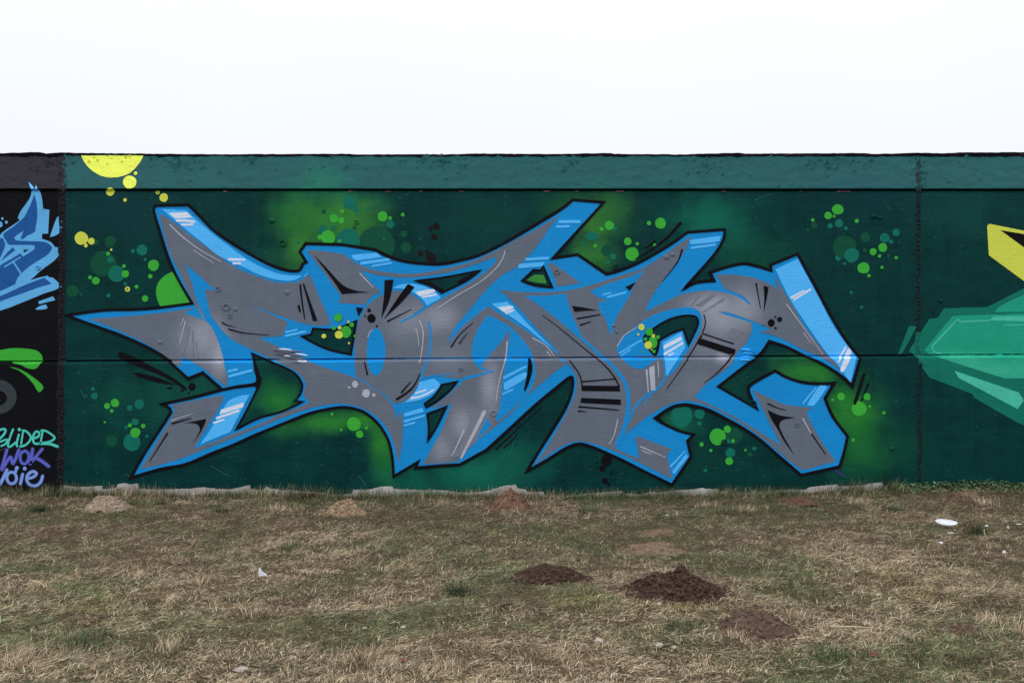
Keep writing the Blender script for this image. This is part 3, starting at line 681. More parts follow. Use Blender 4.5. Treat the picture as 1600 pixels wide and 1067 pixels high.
bk = [smooth(g) for g in BK] + [stroke(*a) for a in (("271.5,661 300.6,652.5", 2.8, 1.4), ("236,720 264,676", 1, 2.6), ("347.5,504 357,508.6 368,510.6", 2.4, .8), ("358,514.4 378,519.6 400,522 421,523.5", 2.4, .8),
        ("469.4,445.6 472,470 476.4,498.4", 3, 1.6), ("467,478 469,487", 3.6, 2.6), ("606,502 642.5,483.4", 2.8, 1), ("570.5,565 575,584.5", 1.6, 2.6), ("621,623 640.6,610 650,598 656.6,584", 3.6, 1.6),
        ("628,613 642.5,596", 2.8, 1.4), ("705,542 719,522 739,504.5", 2.4, 1), ("717.5,537 729.7,521", 1.8, 1), ("902,498 937,491.6", 2.6, 1.8), ("906.6,507.8 923,502.8", 2.4, 1.6),
        ("1065.6,390.4 1061,404 1054,416 1034.7,440", 2.8, .8), ("848,493 874.4,512.5 906,538.8 934.4,562 949.4,576 960.6,591 967,604", 1, 2.4), ("889.4,562.8 904.4,583.8 908.5,598.8 909,606", 1.8, 2),
        ("909,596 961.6,591.6", 2.2, 1.8), ("904.4,634.8 966,640", 2.8, 1.8), ("1096,524 1074.4,559.4 1041,607", 2.4, 1), ("1147,551 1130.6,570.6 1115,586 1098.8,597.8", 2.8, .9),
        ("1099.7,492 1102,505 1097,521c 1120,528.6 1145.6,537", 1.6, 2.2), ("1181,443 1184,459.4 1188,482", 2.6, .9), ("1198,629.7 1211,636 1226,640", 2.4, .9), ("1266.6,677.8 1287.8,708.8", 2.2, 1.2))]
bk += D("580.6,497.5,6.5,7 577,485,3 570.7,493.8,1.5 589,509.7,1.8 1204.7,504.4,5.5,6 1217.8,499,4 1211,495,1.7 1211.6,512.5,1.9 1191.9,509,1")
to_wall('black_mark', bk, M_line, letters, 8)
rings = [outline_ring(OUT, 4.7, .16)] + [outline_ring(h_, 3.6, .15, i + 3) for i, h_ in enumerate(HOLES)]
for rg in rings: ring_quads('black_outline', [rg], M_line, letters, 8.6)
to_wall('black_outline_bar', [stroke("347,608.8 372,604 398,600.4 404,597", 4.6, 6), smooth("395,553c 404,573 409.6,594 405,609 400,604 394,601 402,594 399,578"), smooth("650,439.4c 672,440.6c 694,453c 690,458.6c 673,447"),
        smooth("735,428.4c 751,422.4c 729,439.5 713,441"), smooth("1022.6,652c 1030,649c 1032,657c")], M_line, letters, 9.2)
to_wall('bright_green_gap', [smooth("822.8,437.8c 835,429.2c 849,429.6c 854.4,443c 838.8,441.6")], paint('leaf green paint', (58, 138, 62)), letters, 9.4)

# background sprays round the piece
def dots(name, s, mat, layer, label): return to_wall(name, D(s), mat, wall, layer, label)
dots('dark_green_dot', "172.8,377.4,9 161.9,412.5,20 150.6,378.8,5 113.5,455,9.4 127,460,3 177,688,9 505.9,330.6,3.4 553.7,355.9,3 588.8,382.5,28 631,365.6,5.3 634.4,387,8.6 657,374,2.4 948.4,391,9 1319,386,18 1272,352.5,5.6 1262,359,3 1352,371,8 1351,391,3.5 1145,680,13 1170,708.8,4 1388,400,3 1405,378,2.4 137,618,3", M_dgreen, .1, 'faint dark green spray dots')
dots('teal_dot', "222,391,8.5 208,392.4,3.3 227,405.4,2.6 172.8,405.6,5 182,428,13 195.8,443.6,3 169.6,461.8,3.2 148,607,3.2 150,618,5.4 220,631,7.5 205,636.6,4.5 213.4,658.5,5.6 208.4,690,13.7 231.6,681,2.6 199.4,667,2.7 546.6,316.5,10.3 556,326.6,4.7 575,327,2.6 609.8,350.6,6.2 543.8,376.9,19 504.4,359.6,6.5 520,355.9,3.5 465.4,378.4,2.7 600,373,2 925,369.4,10.5,6.5 961,357,3.5 957.4,400.9,5 950,409.7,3.2 1310.6,349,6.4 1296.8,353,4 1321.5,357,3 1330.7,398.8,11.4 1309.7,402.8,4.7 1319.6,412,2.5 1346,480,2.8 1382,371.9,7.5 1400,363.4,6 1392,377.9,3.3 1140,706.5,7.5 1136.6,688.5,3.7 1177,699.8,3.2 1101,734,3 1064,650,17 1092,646,8 1091.6,661,3.7 911,380,3 1330,457,2.4", M_teal, .6, 'teal spray dots')
dots('green_dot', "169,396.4,3.2 193.8,415.7,3 196,428,5.8 240,414.6,8.8 235,431.8,3.5 141,433.5,3 150,438.8,6 213.6,448,3 226.8,466.5,5 278,458.4,34.4 182,629,6.5 169.8,633.8,4.7 177,641.4,2.9 205.4,663.8,3.2 226,664.7,3.5 213.8,675,7.8 166,659,1.7 521.6,341.6,6.5 533.4,344.6,5 534.4,330.4,3.4 512.8,371,11 499.7,370.9,3.8 530.6,377,2.6 597.8,338.4,8 609.4,341,3 629.4,335.6,3 554,661.9,10.7 562.9,677.8,5.8 520,646.3,2.4 534,670.9,2 573.4,667.9,2.6 952,352.5,7.3 940,358,3.2 1031.9,349,8.6 1014,348.8,3.4 980.7,377.4,6 995.5,381,2.8 987.4,397,10.7 1023,383,2.6 930,384.4,2.8 1308.8,327.6,9,8 1293.8,337,5.8 1303,337.9,2.4 1269.8,344,2.8 1338.4,345.4,3.2 1379,386.9,7 1364,393.4,5.6 1374,400,2.8 1400,402.8,2.6 1349,418.8,9.7,8.6 1377.8,417.8,2.5 1357.6,430.8,2.8 1120,681.6,12.3,13 1135,669.8,5.7 1095,693.4,3.3 1109.4,702.8,2.6 1138,719.6,6 1144,688,2.8 1163.4,702.4,2 1312,619,6 1299,624,2.2 1352.5,619.4,5.6 1340,638,11.6 1356.6,634.4,2.4 1378.8,644.3,2.6 1331,686.8,2.8", M_brg, 1.2, 'bright green spray dots')
to_wall('yellow_dot', [[(175.7 + 51.3 * math.cos(t), 227.3 + 51 * math.sin(t)) for t in np.linspace(math.asin(16.6 / 51), math.pi - math.asin(16.6 / 51), 40)]]
        + D("202.9,285,10.3 212,271.4,2.8 172.5,300,6.4 195.6,312.7,2.8 246.6,301,3 256,309,6.8 127.5,372.5,10.3 142.9,377,5.3 134.3,383.8,3 174,390.3,1.8 199.4,451.9,4"), M_yel, wall, 1.8, 'yellow spray dots and half disc at the top edge')
dots('yellow_dot_centre', "199.4,451.9,1.6 246.6,301,1.3", M_dgreen, 2.4, 'dark centres of yellow rings')
dots('black_dot', "302,604,5.6,6.2 287,609.4,2.3 296.5,613.4,1.8 267,606,5,1.6 947,718,8.6,9.4 940.6,731,5 945,750,5 932.5,722,1.8 954.4,739.3,2 951,756,2.4", M_line, 1.5, 'black spray dots')
dots('maroon_dot', "681.9,354,5.5 672.5,356.8,3 678.5,370.3,5 673.4,402.8,8 657.5,395.6,4.5 667,392.8,2.6", M_maroon, 1.5, 'dark maroon spray dots')
dots('green_dot', "541,518.5,8,9.4 549.8,507.4,3.7 522,512.5,3 554.6,525,2 528.8,496,6.4 1014,518.5,6 1020,534.6,6.8,9.4 1027.8,526.6,3 1008.4,529.8,2.8 1021.6,549,2.6 1004,549.6,1.8", M_brg, 10, 'bright green dots over the lettering')
dots('yellow_dot', "529.7,523,6.2 506.3,525,3.6 531,512,2.9 544.7,502.8,1.9 545.6,536,1.7 1002,511,5 997,522.4,2 1012.6,539,6 1020.6,524.7,2.8 1017.8,546,1.3", M_yel, 10.8, 'yellow dots over the lettering')
to_wall('black_flick', [smooth("190,550 231,568 268.8,587.5 294,606c 293,610c 259.4,589.4 216,572 188,560"), smooth("216,582 250,590 278,601.6c 246,597 216,587.5"), stroke("1063,349 1043,371 1015,392 992.5,405", 5.5, 1.6), stroke("1023.4,377 1009,388", 2.8, 2),
        stroke("846.9,635.6 803.8,673", 1.2, 2), stroke("803.8,675 774.7,701", 2, 2.6), stroke("807.5,678 798,690 787,698.5", 1.8, 2.2), stroke("1347.8,584.7 1333.5,629.7", 5), stroke("1354.4,599.7 1337,643.8", 2.8, 2.2)], M_line, wall, 1.7, 'black motion flicks')
to_wall('violet_flick', [stroke("1303,733 1318,744", 3.4, 2)], M_purple, wall, 1, 'short violet flick')

pk_ = [stroke('%.1f,%.1f %.1f,%.1f' % (x, 299.2, x + l, 299.4), 1.0, .7) for x, l in ((350, 5), (545, 6), (604, 7), (655, 5), (718, 6), (850, 9), (900, 4), (962, 12), (1128, 5), (1308, 20), (1250, 4))]
tag(sheet('pink_chip', list(enumerate(pk_)), paint('old pink paint', (196, 130, 150)), wall, 1.2, 'specks of old pink paint in the joint under the coping'), kind='stuff')
# blisters and wrinkled filler under the paint, scratches through it
def lump(name, x, y, rx, ry, hgt, mat, ring=False, layer=9.8, ang=0):
    V = []; Fc = []; nr, na = 6, 18; off = .0012 + layer * .0009
    for i in range(nr + 1):
        t = i / nr; hh = (math.sin(t * math.pi) ** 1.3 if ring else math.cos(t * math.pi / 2) ** 1.5) * hgt
        rr = (.55 + .45 * t) if ring else t
        for k in range(na):
            a = 2 * math.pi * k / na; dx, dy = rr * rx * math.cos(a), rr * ry * math.sin(a)
            q = W(x + dx * math.cos(ang) - dy * math.sin(ang), y + dx * math.sin(ang) + dy * math.cos(ang), off + hh - .0006 - (.004 if i in ((0, nr) if ring else (nr,)) else 0))
            V.append(q)
    for i in range(nr):
        for k in range(na): Fc.append((i * na + k, i * na + (k + 1) % na, (i + 1) * na + (k + 1) % na, (i + 1) * na + k))
    return mesh_obj(name, V, Fc, mat, wall, smooth=True)
for (x, y, r, mt, rg) in ((354, 480, 7, M_grey, 1), (442, 380, 6.4, M_green, 1), (341, 452, 5, M_grey, 1), (449, 457, 5, M_grey, 0), (1243, 663, 4, M_grey, 1), (720, 577, 4, M_grey, 1), (557, 347, 4, M_green, 1), (1041, 402, 5, M_grey, 0), (1051, 398, 4, M_grey, 0),
                         (962, 417, 5, M_green, 1), (425, 345, 5, M_green, 0), (368, 483, 4, M_grey, 0), (360, 494, 4, M_grey, 1), (870, 425, 5, M_grey, 1), (959, 509, 3, M_grey, 0), (963, 518, 2.6, M_grey, 0), (1365, 338, 5, M_green, 0), (1374, 340, 4, M_green, 0),
                         (250, 535, 4, M_grey, 0), (771, 645, 6, M_grey, 1), (1175, 630, 6, M_green, 1), (1130, 690, 5, M_green, 1), (1392, 700, 4, M_green, 0), (1470, 470, 4, M_green, 0), (60, 418, 4, M_sky, 1)):
    lump('paint_blister', x, y, r, r * .85, .007, mt, bool(rg))
rr_ = random.Random(3)
for k in range(15):
    x = rr_.uniform(436, 478); y = 547 + k * 1.25
    lump('filler_wrinkle', x, y + (x - 455) * .12, rr_.uniform(7, 14), 1.3, .009, M_grey if k % 4 else M_white, ang=.1 + rr_.uniform(-.1, .15))  # some ridges coloured white as painted highlights on the wrinkles
for k in range(10):
    lump('filler_wrinkle', rr_.uniform(1160, 1172), 546 + k * 1.8, rr_.uniform(7, 11), 1.2, .010, M_blue if k % 3 else M_lblue, ang=rr_.uniform(-.08, .05))  # light blue ridges among the blue are painted highlights too
M_scr = paint('scratched paint', (60, 112, 102))
sc_l = []
for k in range(80):
    x = rr_.uniform(105, 1600); y = rr_.choice((rr_.uniform(728, 762), rr_.uniform(300, 330), rr_.uniform(580, 760)))
    if 98 < x < 1434 and not (240 < x < 1330 and 330 < y < 725):
        l = rr_.uniform(2, 9); a = rr_.uniform(-.5, .9)
        sc_l.append(stroke('%.1f,%.1f %.1f,%.1f %.1f,%.1f' % (x, y, x + l * .5 * math.cos(a), y + l * .5 * math.sin(a) + rr_.uniform(-.8, .8), x + l * math.cos(a), y + l * math.sin(a)), .35, .7))
sc_l += [stroke('331,727 345,735 358,742', .5, .6), stroke('561,742 566,748 572,756', .7, .9), stroke('129,609 133,618 135,621', .8, .6), stroke('803,660 802,690 796,712', .6, .4), stroke('1180,313 1195,306 1210,302', .7, .4)]
tag(sheet('scratch', list(enumerate(sc_l)), M_scr, wall, .5, 'fine pale scratches in the green paint'), kind='stuff')

# ------------------------------------------------------------------ right: teal crystal and yellow shape
crystal = to_wall('teal_crystal', [smooth("1420,548c 1451.9,498.4c 1465,496.6c 1475,481.6c 1541.9,480c 1581,460 1600,450.6c 1760,372c 1760,730c 1650,688c 1585,658.8c 1519.4,621c 1517.5,615.6c 1450,589.4c 1438,573 1433,560"),
        smooth("1403,553.4c 1420,509.7c 1433,509c 1409.7,551.9c")], M_tealA, wall, .4, 'faceted teal crystal shape at the right end')
to_wall('facet', [smooth("1444,547c 1488.4,493.4c 1600,490c 1760,485c 1760,592c 1600,590.6c 1570,591 1562.5,589.4 1513.8,574.4 1465,558.4 1450,552"), smooth("1554,488c 1563,478 1600,460c 1760,384c 1760,482c 1600,486.8c")], M_tealB, crystal, 1.2)
to_wall('facet_shine', [smooth("1488.4,579c 1588.8,612.8c 1596.6,625c 1586.9,638.5c 1495,590c"), smooth("1545.6,500.4c 1553,494.2c 1600,493.8c 1760,491c 1760,500c 1600,502c"), stroke("1496,498.4c 1476,520 1456,541c 1459,549 1470,553", 2.2, 2.4),
        stroke("1496,498.4c 1500.6,502.6c 1546,500.8", 2.2), stroke("1568,508.4 1600,507.4 1640,506", 1.6)], M_tealC, crystal, 2)
yl = to_wall('yellow_shape', [smooth("1542,353c 1546,350c 1700,381c 1760,410c 1760,556c 1600,439.6c 1544.7,399c")], M_yel, wall, 2.8, 'pale yellow angular shape with black inside')
to_wall('black_centre', [smooth("1562.5,359.7c 1600,366c 1700,390c 1740,480c 1600,387c")], M_line, yl, 3.4)

# ------------------------------------------------------------------ left: blue lettering, green swirl, tags
left = to_wall('blue_lettering', [smooth("45,284.4c 46.4,291 49.5,298 46,311 32,331 28,341.6c 31,343.4c 29,346 14,356 3.8,363.4 0,368c -60,360c -60,508c 0,485.6 14,481 32.8,473.4 56,464 70.3,458 84.4,453.8 91.4,450.5c 98,447.7c 93.8,443.4 82.5,433.6c 77.8,433.6c 74,430.8c 61,434 46.5,438c 54.4,431.9 65.6,421.6 81.6,410 90,401.9 95,393.4 92.3,387.8 86,386c 84.4,384 78.8,378 65.6,373.4c 65.8,365.4c 75.3,365c 77.3,328c 67.5,326.6c 64.7,305 58,293.5 55.6,288.6c 54.4,297c 51,291"),
        smooth("91.9,337.8c 97.5,346 97.5,357.5 91.9,365 86,368.8c 77.8,370.6c 83,356 88,342.5"), smooth("60,471c 83,463c 86.7,468.8c 61.4,475.3c"), smooth("55.3,482.8c 63.8,477.7 72,476c 74.5,480c 72,482.8 60,484")], M_sky, wall, .2, 'pale blue graffiti letters on the black panel at the left end')
to_wall('royal_blue_fill', [smooth("53.4,303c 57.5,318 58.4,340 56,354 54.4,362.5 42,369 37.5,372.8 33.8,374.2c 32.8,371 37.5,360.6c 24.4,369 23,372.8 28,376 46.9,377 65.6,377.5 75,380.3 81,386 78.8,393.4 70.3,401 52.5,412 37.5,423.4 28,433.8 24,444c 0,455 -60,480c -60,400c 0,418c 2.8,413 18.8,403.8 31.9,396c 36.6,401c 52.5,390.6 54.4,386 50.6,383 32.8,382.7 15,382.7 11,378.4 5.6,370c 6.6,364.4 18.8,356 36.6,341 44,328 51,312"),
        smooth("-60,370c 0,371.9 5.6,375.6 8.4,382 5.6,391.6 0,403.8c -60,398c"), smooth("20,386.4c 24.4,390.6c 11,401 1.9,408.4c 9.4,397"),
        smooth("-60,487c 0,463 18.8,454.7 37.5,446 56,438.8 69.8,434c 80.6,443.4c 61,449 37.5,457.5 0,471 -60,494c")], M_navy, left, 1)
to_wall('pale_line', [stroke("7.5,417 32,402.3", 2.2, 1.8), stroke("20.6,408.4 33.3,428", 2.4)] + D("0,351,4.5 10.3,347.5,2.3 4,341.7,2"), M_sky, left, 1.8)
to_wall('black_gap', [smooth("36,391c 46,389c 38.4,394.4c")], M_black, left, 1.8)
to_wall('green_swirl', [smooth("-60,558c 0,547 14,544.5 28,543.9 45,545 58,548 64.7,554 66.6,560 65.6,567.5 60,575 52.5,576.4 43,574 35.6,569.8 23,567.5c 17,565c -60,565c"),
        smooth("17,572.7c 28,574.5 42,580.6 56,590 67.5,599.8 70.3,606 65.6,612 61,609.7 56,601 46.9,590 32.8,578.8")], M_brg, wall, .4, 'bright green swoosh with a drip on the black panel')
th = np.linspace(-math.pi / 2, math.pi * .62, 24)
to_wall('grey_ring', [[(-2 + 31 * math.cos(t), 619.5 + 27 * math.sin(t)) for t in th] + [(-3 + 17 * math.cos(t), 621.5 + 12.5 * math.sin(t)) for t in th[::-1]], stroke("-20,708 0,703.4 12,699", 3, 1)], M_slate, wall, .3, 'dark grey ring cut by the left end')
SL = [("-2,673 8,669.5 12,671.5 9,678 3,684.5", 3.6), ("-2,692 9,687 15,686", 3), ("14,687.5 12.5,692 5,696", 3), ("23.5,670 19,681.5 15.5,694 18,697.5 24.5,693 28.5,690", 3.2), ("32.5,678 29,693.5 32,697.5", 3.2),
      ("39,673.5 36,693", 2.8), ("38.5,672 43.5,672.8 50.5,680 50,687 42.5,694.5 32,697.5", 3.2), ("56,684 63,681 64,675 58.5,674 54.5,682 56,691 61,692.5 66,691", 3.4), ("69.5,673 66.8,688", 3), ("67.5,671.8 75,672.8 87,681 86.5,686 77,690 66,691.5", 3.2), ("66,692 80,692.5 93,696.8", 4.4)]
to_wall('signature', [q for a, w_ in SL for q in brush(a, w_)] + D("33.3,670.3,2.6"), M_cyan, wall, .8, 'turquoise sprayed tag reading SLIDER')
WK = [("14,702 10,716 6,733 19,713 23.5,723.5 32.5,702", 4.6), ("42,703.4 36,707 34.4,714 37,722 42.6,723.4 47.4,717 47.4,708 43,703.6", 4.2), ("54,700.5 50.5,723.5", 4.6), ("69,700.5 57,715 51,722", 4.4), ("57,714 66,718 79,727.5", 5, 6.4)]
to_wall('signature_overspray', [q for a in WK for q in brush(a[0], a[1] + 3)], M_halo, wall, .3)
to_wall('signature', [q for a in WK for q in brush(a[0], a[1])], M_indigo, wall, 1.2, 'indigo sprayed tag reading WOK')
VO = [("-7,733 1,757 14,733", 5), ("29,730.5 26.4,737 19,736.6 14.4,742 15,750 20,754.6 26.6,752.4 29,745 26,737.6", 4.4), ("38.4,739.7 35,755", 4.6), ("49,746 56,743.5 60,739 55.5,735.5 49,738 45,745 46.5,753 53,757.5 61,757 67,751 69.5,742.5", 4.6)]
to_wall('signature_overspray', [q for a in VO for q in brush(a[0], a[1] + 3)], M_halo, wall, 1.8)
to_wall('signature', [q for a in VO for q in brush(a[0], a[1])] + D("29.6,730,3 41.7,731,3"), M_peri, wall, 2.6, 'pale violet sprayed tag reading Voie')

# ------------------------------------------------------------------ ground
GB = [(-300, 768), (0, 767), (100, 770), (300, 771), (560, 775), (760, 773), (900, 776), (1050, 773), (1200, 771), (1300, 766), (1400, 762), (1600, 758), (1900, 758)]
gbx = [(g[0] - 800) / S for g in GB]; gbz = [-(g[1] - 770.3) / S for g in GB]
def H(x, y):
    x = np.asarray(x, float); y = np.asarray(y, float)
    near = np.clip(1 + y / 1.6, 0, 1); near = near * near * (3 - 2 * near)
    h = np.interp(x, gbx, gbz) * near
    h = h + (N1.fbm(x * .9 + 50, y * .9 + 50, 3) - .5) * .06 * np.clip(-y / .8, .15, 1) + (N2.fbm(x * 4 + 90, y * 4 + 90, 3) - .5) * .022
    return h
def gpt(px, py, z=0.0):
    d = (CAMZ - z) * F / (py - 533.5); return (px - 800) / F * d, d - CAMD
m_soil, nt, b = new_mat('thatch and soil'); t = nt.nodes.new('ShaderNodeTexCoord')
n1 = noise(nt, t.outputs['Object'], 1.7, 4); n2 = noise(nt, t.outputs['Object'], 45, 4, .7)
c_ = mixc(nt, mrange(nt, n2, .35, .65), lin((50, 41, 33)), lin((114, 98, 76)))
c_ = mixc(nt, mrange(nt, n1, .4, .65, 0, .55), c_, lin((62, 68, 42)))
nt.links.new(c_, b.inputs['Base Color']); b.inputs['Roughness'].default_value = .95; b.inputs['Specular IOR Level'].default_value = .1
bp = nt.nodes.new('ShaderNodeBump'); bp.inputs['Distance'].default_value = .02; nt.links.new(n2, bp.inputs['Height']); nt.links.new(bp.outputs[0], b.inputs['Normal'])
gx = np.concatenate([[-400, -120, -50, -25, -14], np.arange(-9, 9.01, .075), [14, 25, 50, 120, 400]])
gy = np.concatenate([[-400, -120, -40, -22, -14], np.arange(-9, .06, .075), [.6, 1.2, 3, 10, 40, 120, 400]])
GX, GYY = np.meshgrid(gx, gy, indexing='ij')
GZ = H(GX, np.minimum(GYY, 0)); GZ = np.where((np.abs(GX) > 13) | (GYY < -9.5) | (GYY > .5), 0, GZ)
V = np.stack([GX.ravel(), GYY.ravel(), GZ.ravel()], 1); ny = len(gy)
ii, jj = np.meshgrid(np.arange(len(gx) - 1), np.arange(ny - 1), indexing='ij'); a = (ii * ny + jj).ravel()
ground = np_mesh('ground', V, np.stack([a, a + ny, a + ny + 1, a + 1], 1), m_soil, smooth=True); tag(ground, kind='structure', label='dry meadow ground of soil and thatch in front of the wall')

# molehills: px centre, py base, half width m, half depth m, height m
MH = [  # x, y(foot centre), width px, height px, colour, roughness of clods, label
    ('pale', 5, 792, 44, 13, 'low pale crumbly molehill cut by the left edge of the view, against the black panel'),
    ('pale', 165, 799, 68, 30, 'pale chip covered molehill below the left end of the green panel'),
    ('tan', 541, 808, 58, 28, 'small tan molehill near the wall with a bare cut side'),
    ('brown', 797, 798, 74, 36, 'pointed brown molehill heaped against the middle of the wall'),
    ('flat', 1030, 838, 54, 10, 'small flat worn molehill, the farther of two flattened ones'),
    ('flat', 1016, 866, 128, 17, 'wide flattened light brown molehill behind the big dark one'),
    ('dark', 861, 914, 112, 27, 'fresh dark molehill with an even round top, left of the biggest'),
    ('darkbig', 1058, 943, 158, 46, 'biggest fresh dark brown molehill with a crumbly peak'),
    ('mid', 1183, 1000, 112, 44, 'grey brown molehill with small stones and a hollow, nearest to the viewer'),
    ('rust', 1250, 789, 58, 18, 'reddish brown flat molehill at the foot of the wall right of the lettering'),
    ('flat', 1514, 784, 46, 11, 'faint pale molehill near the weeds at the right end of the wall'),
    ('mid', 1497, 988, 58, 10, 'low bare brown soil patch in the grass at the lower right')]
CM = {'pale': ((150, 124, 104), (206, 186, 164)), 'tan': ((136, 106, 86), (190, 164, 138)), 'brown': ((112, 84, 68), (150, 118, 96)), 'flat': ((124, 102, 84), (160, 136, 112)),
      'dark': ((62, 47, 40), (106, 84, 72)), 'darkbig': ((58, 44, 37), (104, 82, 70)), 'mid': ((92, 72, 62), (128, 106, 92)), 'rust': ((106, 78, 62), (134, 104, 84))}
def soil_mat(name, ca, cb):
    m, nt, b = new_mat(name); t = nt.nodes.new('ShaderNodeTexCoord')
    n = noise(nt, t.outputs['Object'], 38, 5, .7)
    vo = nt.nodes.new('ShaderNodeTexVoronoi'); vo.inputs['Scale'].default_value = 70; nt.links.new(t.outputs['Object'], vo.inputs['Vector'])
    s = nt.nodes.new('ShaderNodeSeparateColor'); nt.links.new(vo.outputs['Color'], s.inputs[0])
    c = mixc(nt, mrange(nt, n, .3, .7), lin(ca, .62), lin(cb, .62)); c = mixc(nt, math_(nt, 'MULTIPLY', math_(nt, 'GREATER_THAN', s.outputs[0], .86), .55), c, lin(cb, 1.0))
    nt.links.new(c, b.inputs['Base Color']); b.inputs['Roughness'].default_value = .95; b.inputs['Specular IOR Level'].default_value = .12
    bp = nt.nodes.new('ShaderNodeBump'); bp.inputs['Distance'].default_value = .012; nt.links.new(noise(nt, t.outputs['Object'], 60, 4, .7), bp.inputs['Height']); nt.links.new(bp.outputs[0], b.inputs['Normal'])
    return m
SM = {k: soil_mat(k + ' molehill soil', *v) for k, v in CM.items()}
ICO = []
bm = bmesh.new(); bmesh.ops.create_icosphere(bm, subdivisions=1, radius=1)
IV = np.array([v.co[:] for v in bm.verts]); IF = np.array([[v.index for v in f.verts] for f in bm.faces]); bm.free()
def pebbles(n, pos, size, squash=.8, seed=0):
    rs = np.random.RandomState(seed); Vs = []; Fs = []
    for i in range(n):
        q = IV * (1 + rs.uniform(-.28, .28, (len(IV), 1))) * size[i] * np.array([1, rs.uniform(.6, 1), squash * rs.uniform(.6, 1)])
        a = rs.rand() * 6.28; ca, sa = math.cos(a), math.sin(a)
        q = np.stack([q[:, 0] * ca - q[:, 1] * sa, q[:, 0] * sa + q[:, 1] * ca, q[:, 2]], 1) + pos[i]
        Vs.append(q); Fs.append(IF + i * len(IV))
    return np.vstack(Vs), np.vstack(Fs)
hills = []
for hi, (kind, px_, py_, wpx, hpx, lab) in enumerate(MH):
    d = CAMZ * F / (py_ - 533.5); sc_ = F / d
    rx = wpx / sc_ / 2; tilt = CAMZ / d
    hz = {'flat': .22, 'pale': .66, 'tan': .8, 'brown': .9, 'rust': .45, 'dark': .58, 'darkbig': .5, 'mid': .62}[kind] * hpx / sc_
    if hi == 11: hz *= .3
    ry = min(rx * .95, max(rx * .45, (hpx / sc_ - hz * .8) / tilt / 1.6 + rx * .2))
    cy = d - CAMD + ry * .75; cx = (px_ - 800) / F * (CAMD + cy); cy = min(cy, -ry * .55)
    hills.append((cx, cy, rx, ry))
    n = 64; g = np.linspace(-1.15, 1.15, n); A, B = np.meshgrid(g, g, indexing='ij')
    X = A * rx; Y = B * ry; sd = hi * 13.7
    ang = np.arctan2(B, A); wob = 1 + (.6 if kind in ('flat', 'rust') else .3) * (N3(np.cos(ang) * 1.6 + sd, np.sin(ang) * 1.6 + sd) - .5) * 2
    r = np.sqrt(A * A + B * B) / wob
    pk = {'brown': 1.15, 'darkbig': 1.75, 'dark': 2.4, 'mid': 2.6, 'flat': 2.2, 'pale': 1.8, 'tan': 1.7, 'rust': 1.8}[kind]
    prof = np.clip(1 - r ** pk, -.3, 1)
    Z = hz * prof
    cl = .2 if kind in ('dark', 'darkbig') else .14
    body = np.clip(1.25 - r, 0, 1)
    Z = Z + body * hz * cl * 2.2 * (N1.fbm(X * 26 + sd, Y * 26, 3) - .5) + body * .02 * (N2.fbm(X * 60 + sd, Y * 60, 3) - .5)
    Z = Z + body * .018 * np.abs(N4(X * 42 + sd, Y * 42 + sd) - .5) * (2 if 'dark' in kind else 1)
    if kind == 'darkbig':
        Z += .07 * np.exp(-(((X - .02) / .04) ** 2 + ((Y - .02) / .05) ** 2)) + .05 * np.exp(-(((X + .15) / .06) ** 2 + ((Y - .03) / .05) ** 2)) - .05 * np.exp(-(((X + .06) / .09) ** 2 + ((Y + .09) / .05) ** 2))
    if kind == 'mid' and hi == 8: Z -= .05 * np.exp(-(((X - .02) / .07) ** 2 + ((Y + ry * .62) / .05) ** 2))
    if kind == 'tan': Z -= .04 * np.exp(-(((X - .0) / .07) ** 2 + ((Y + ry * .7) / .06) ** 2))
    Z = np.where(r > 1.02, -.05, Z)
    root = empty('molehill', (cx, cy, 0)); tag(root, lab, 'molehill', 'molehills in the grass')
    Zg = Z + H(cx + X, cy + Y)
    V = np.stack([X.ravel(), Y.ravel(), Zg.ravel()], 1)
    ii, jj = np.meshgrid(np.arange(n - 1), np.arange(n - 1), indexing='ij'); a = (ii * n + jj).ravel()
    np_mesh('mound', V, np.stack([a, a + n, a + n + 1, a + 1], 1), SM[kind], root, smooth=False)
    rs = np.random.RandomState(hi + 3)
    nc = {'flat': 140, 'pale': 420, 'tan': 300, 'brown': 340, 'rust': 140, 'dark': 1500, 'darkbig': 2600, 'mid': 420}[kind]
    aa = rs.rand(nc) * 6.28; rr = np.sqrt(rs.rand(nc)) * 1.16
    px2 = np.cos(aa) * rr; py2 = np.sin(aa) * rr
    ii_ = np.clip(((px2 + 1.15) / 2.3 * (n - 1)).round().astype(int), 0, n - 1); jj_ = np.clip(((py2 + 1.15) / 2.3 * (n - 1)).round().astype(int), 0, n - 1)
    zz = np.maximum(Zg[ii_, jj_], H(cx + px2 * rx, cy + py2 * ry))
    size = np.clip(rs.gamma(1.3, .0055, nc), .0025, .026)
    V, Fc = pebbles(nc, np.stack([px2 * rx, py2 * ry, zz], 1), size, .85, hi)
    tag(np_mesh('clods', V, Fc, SM[kind], root), kind='stuff')

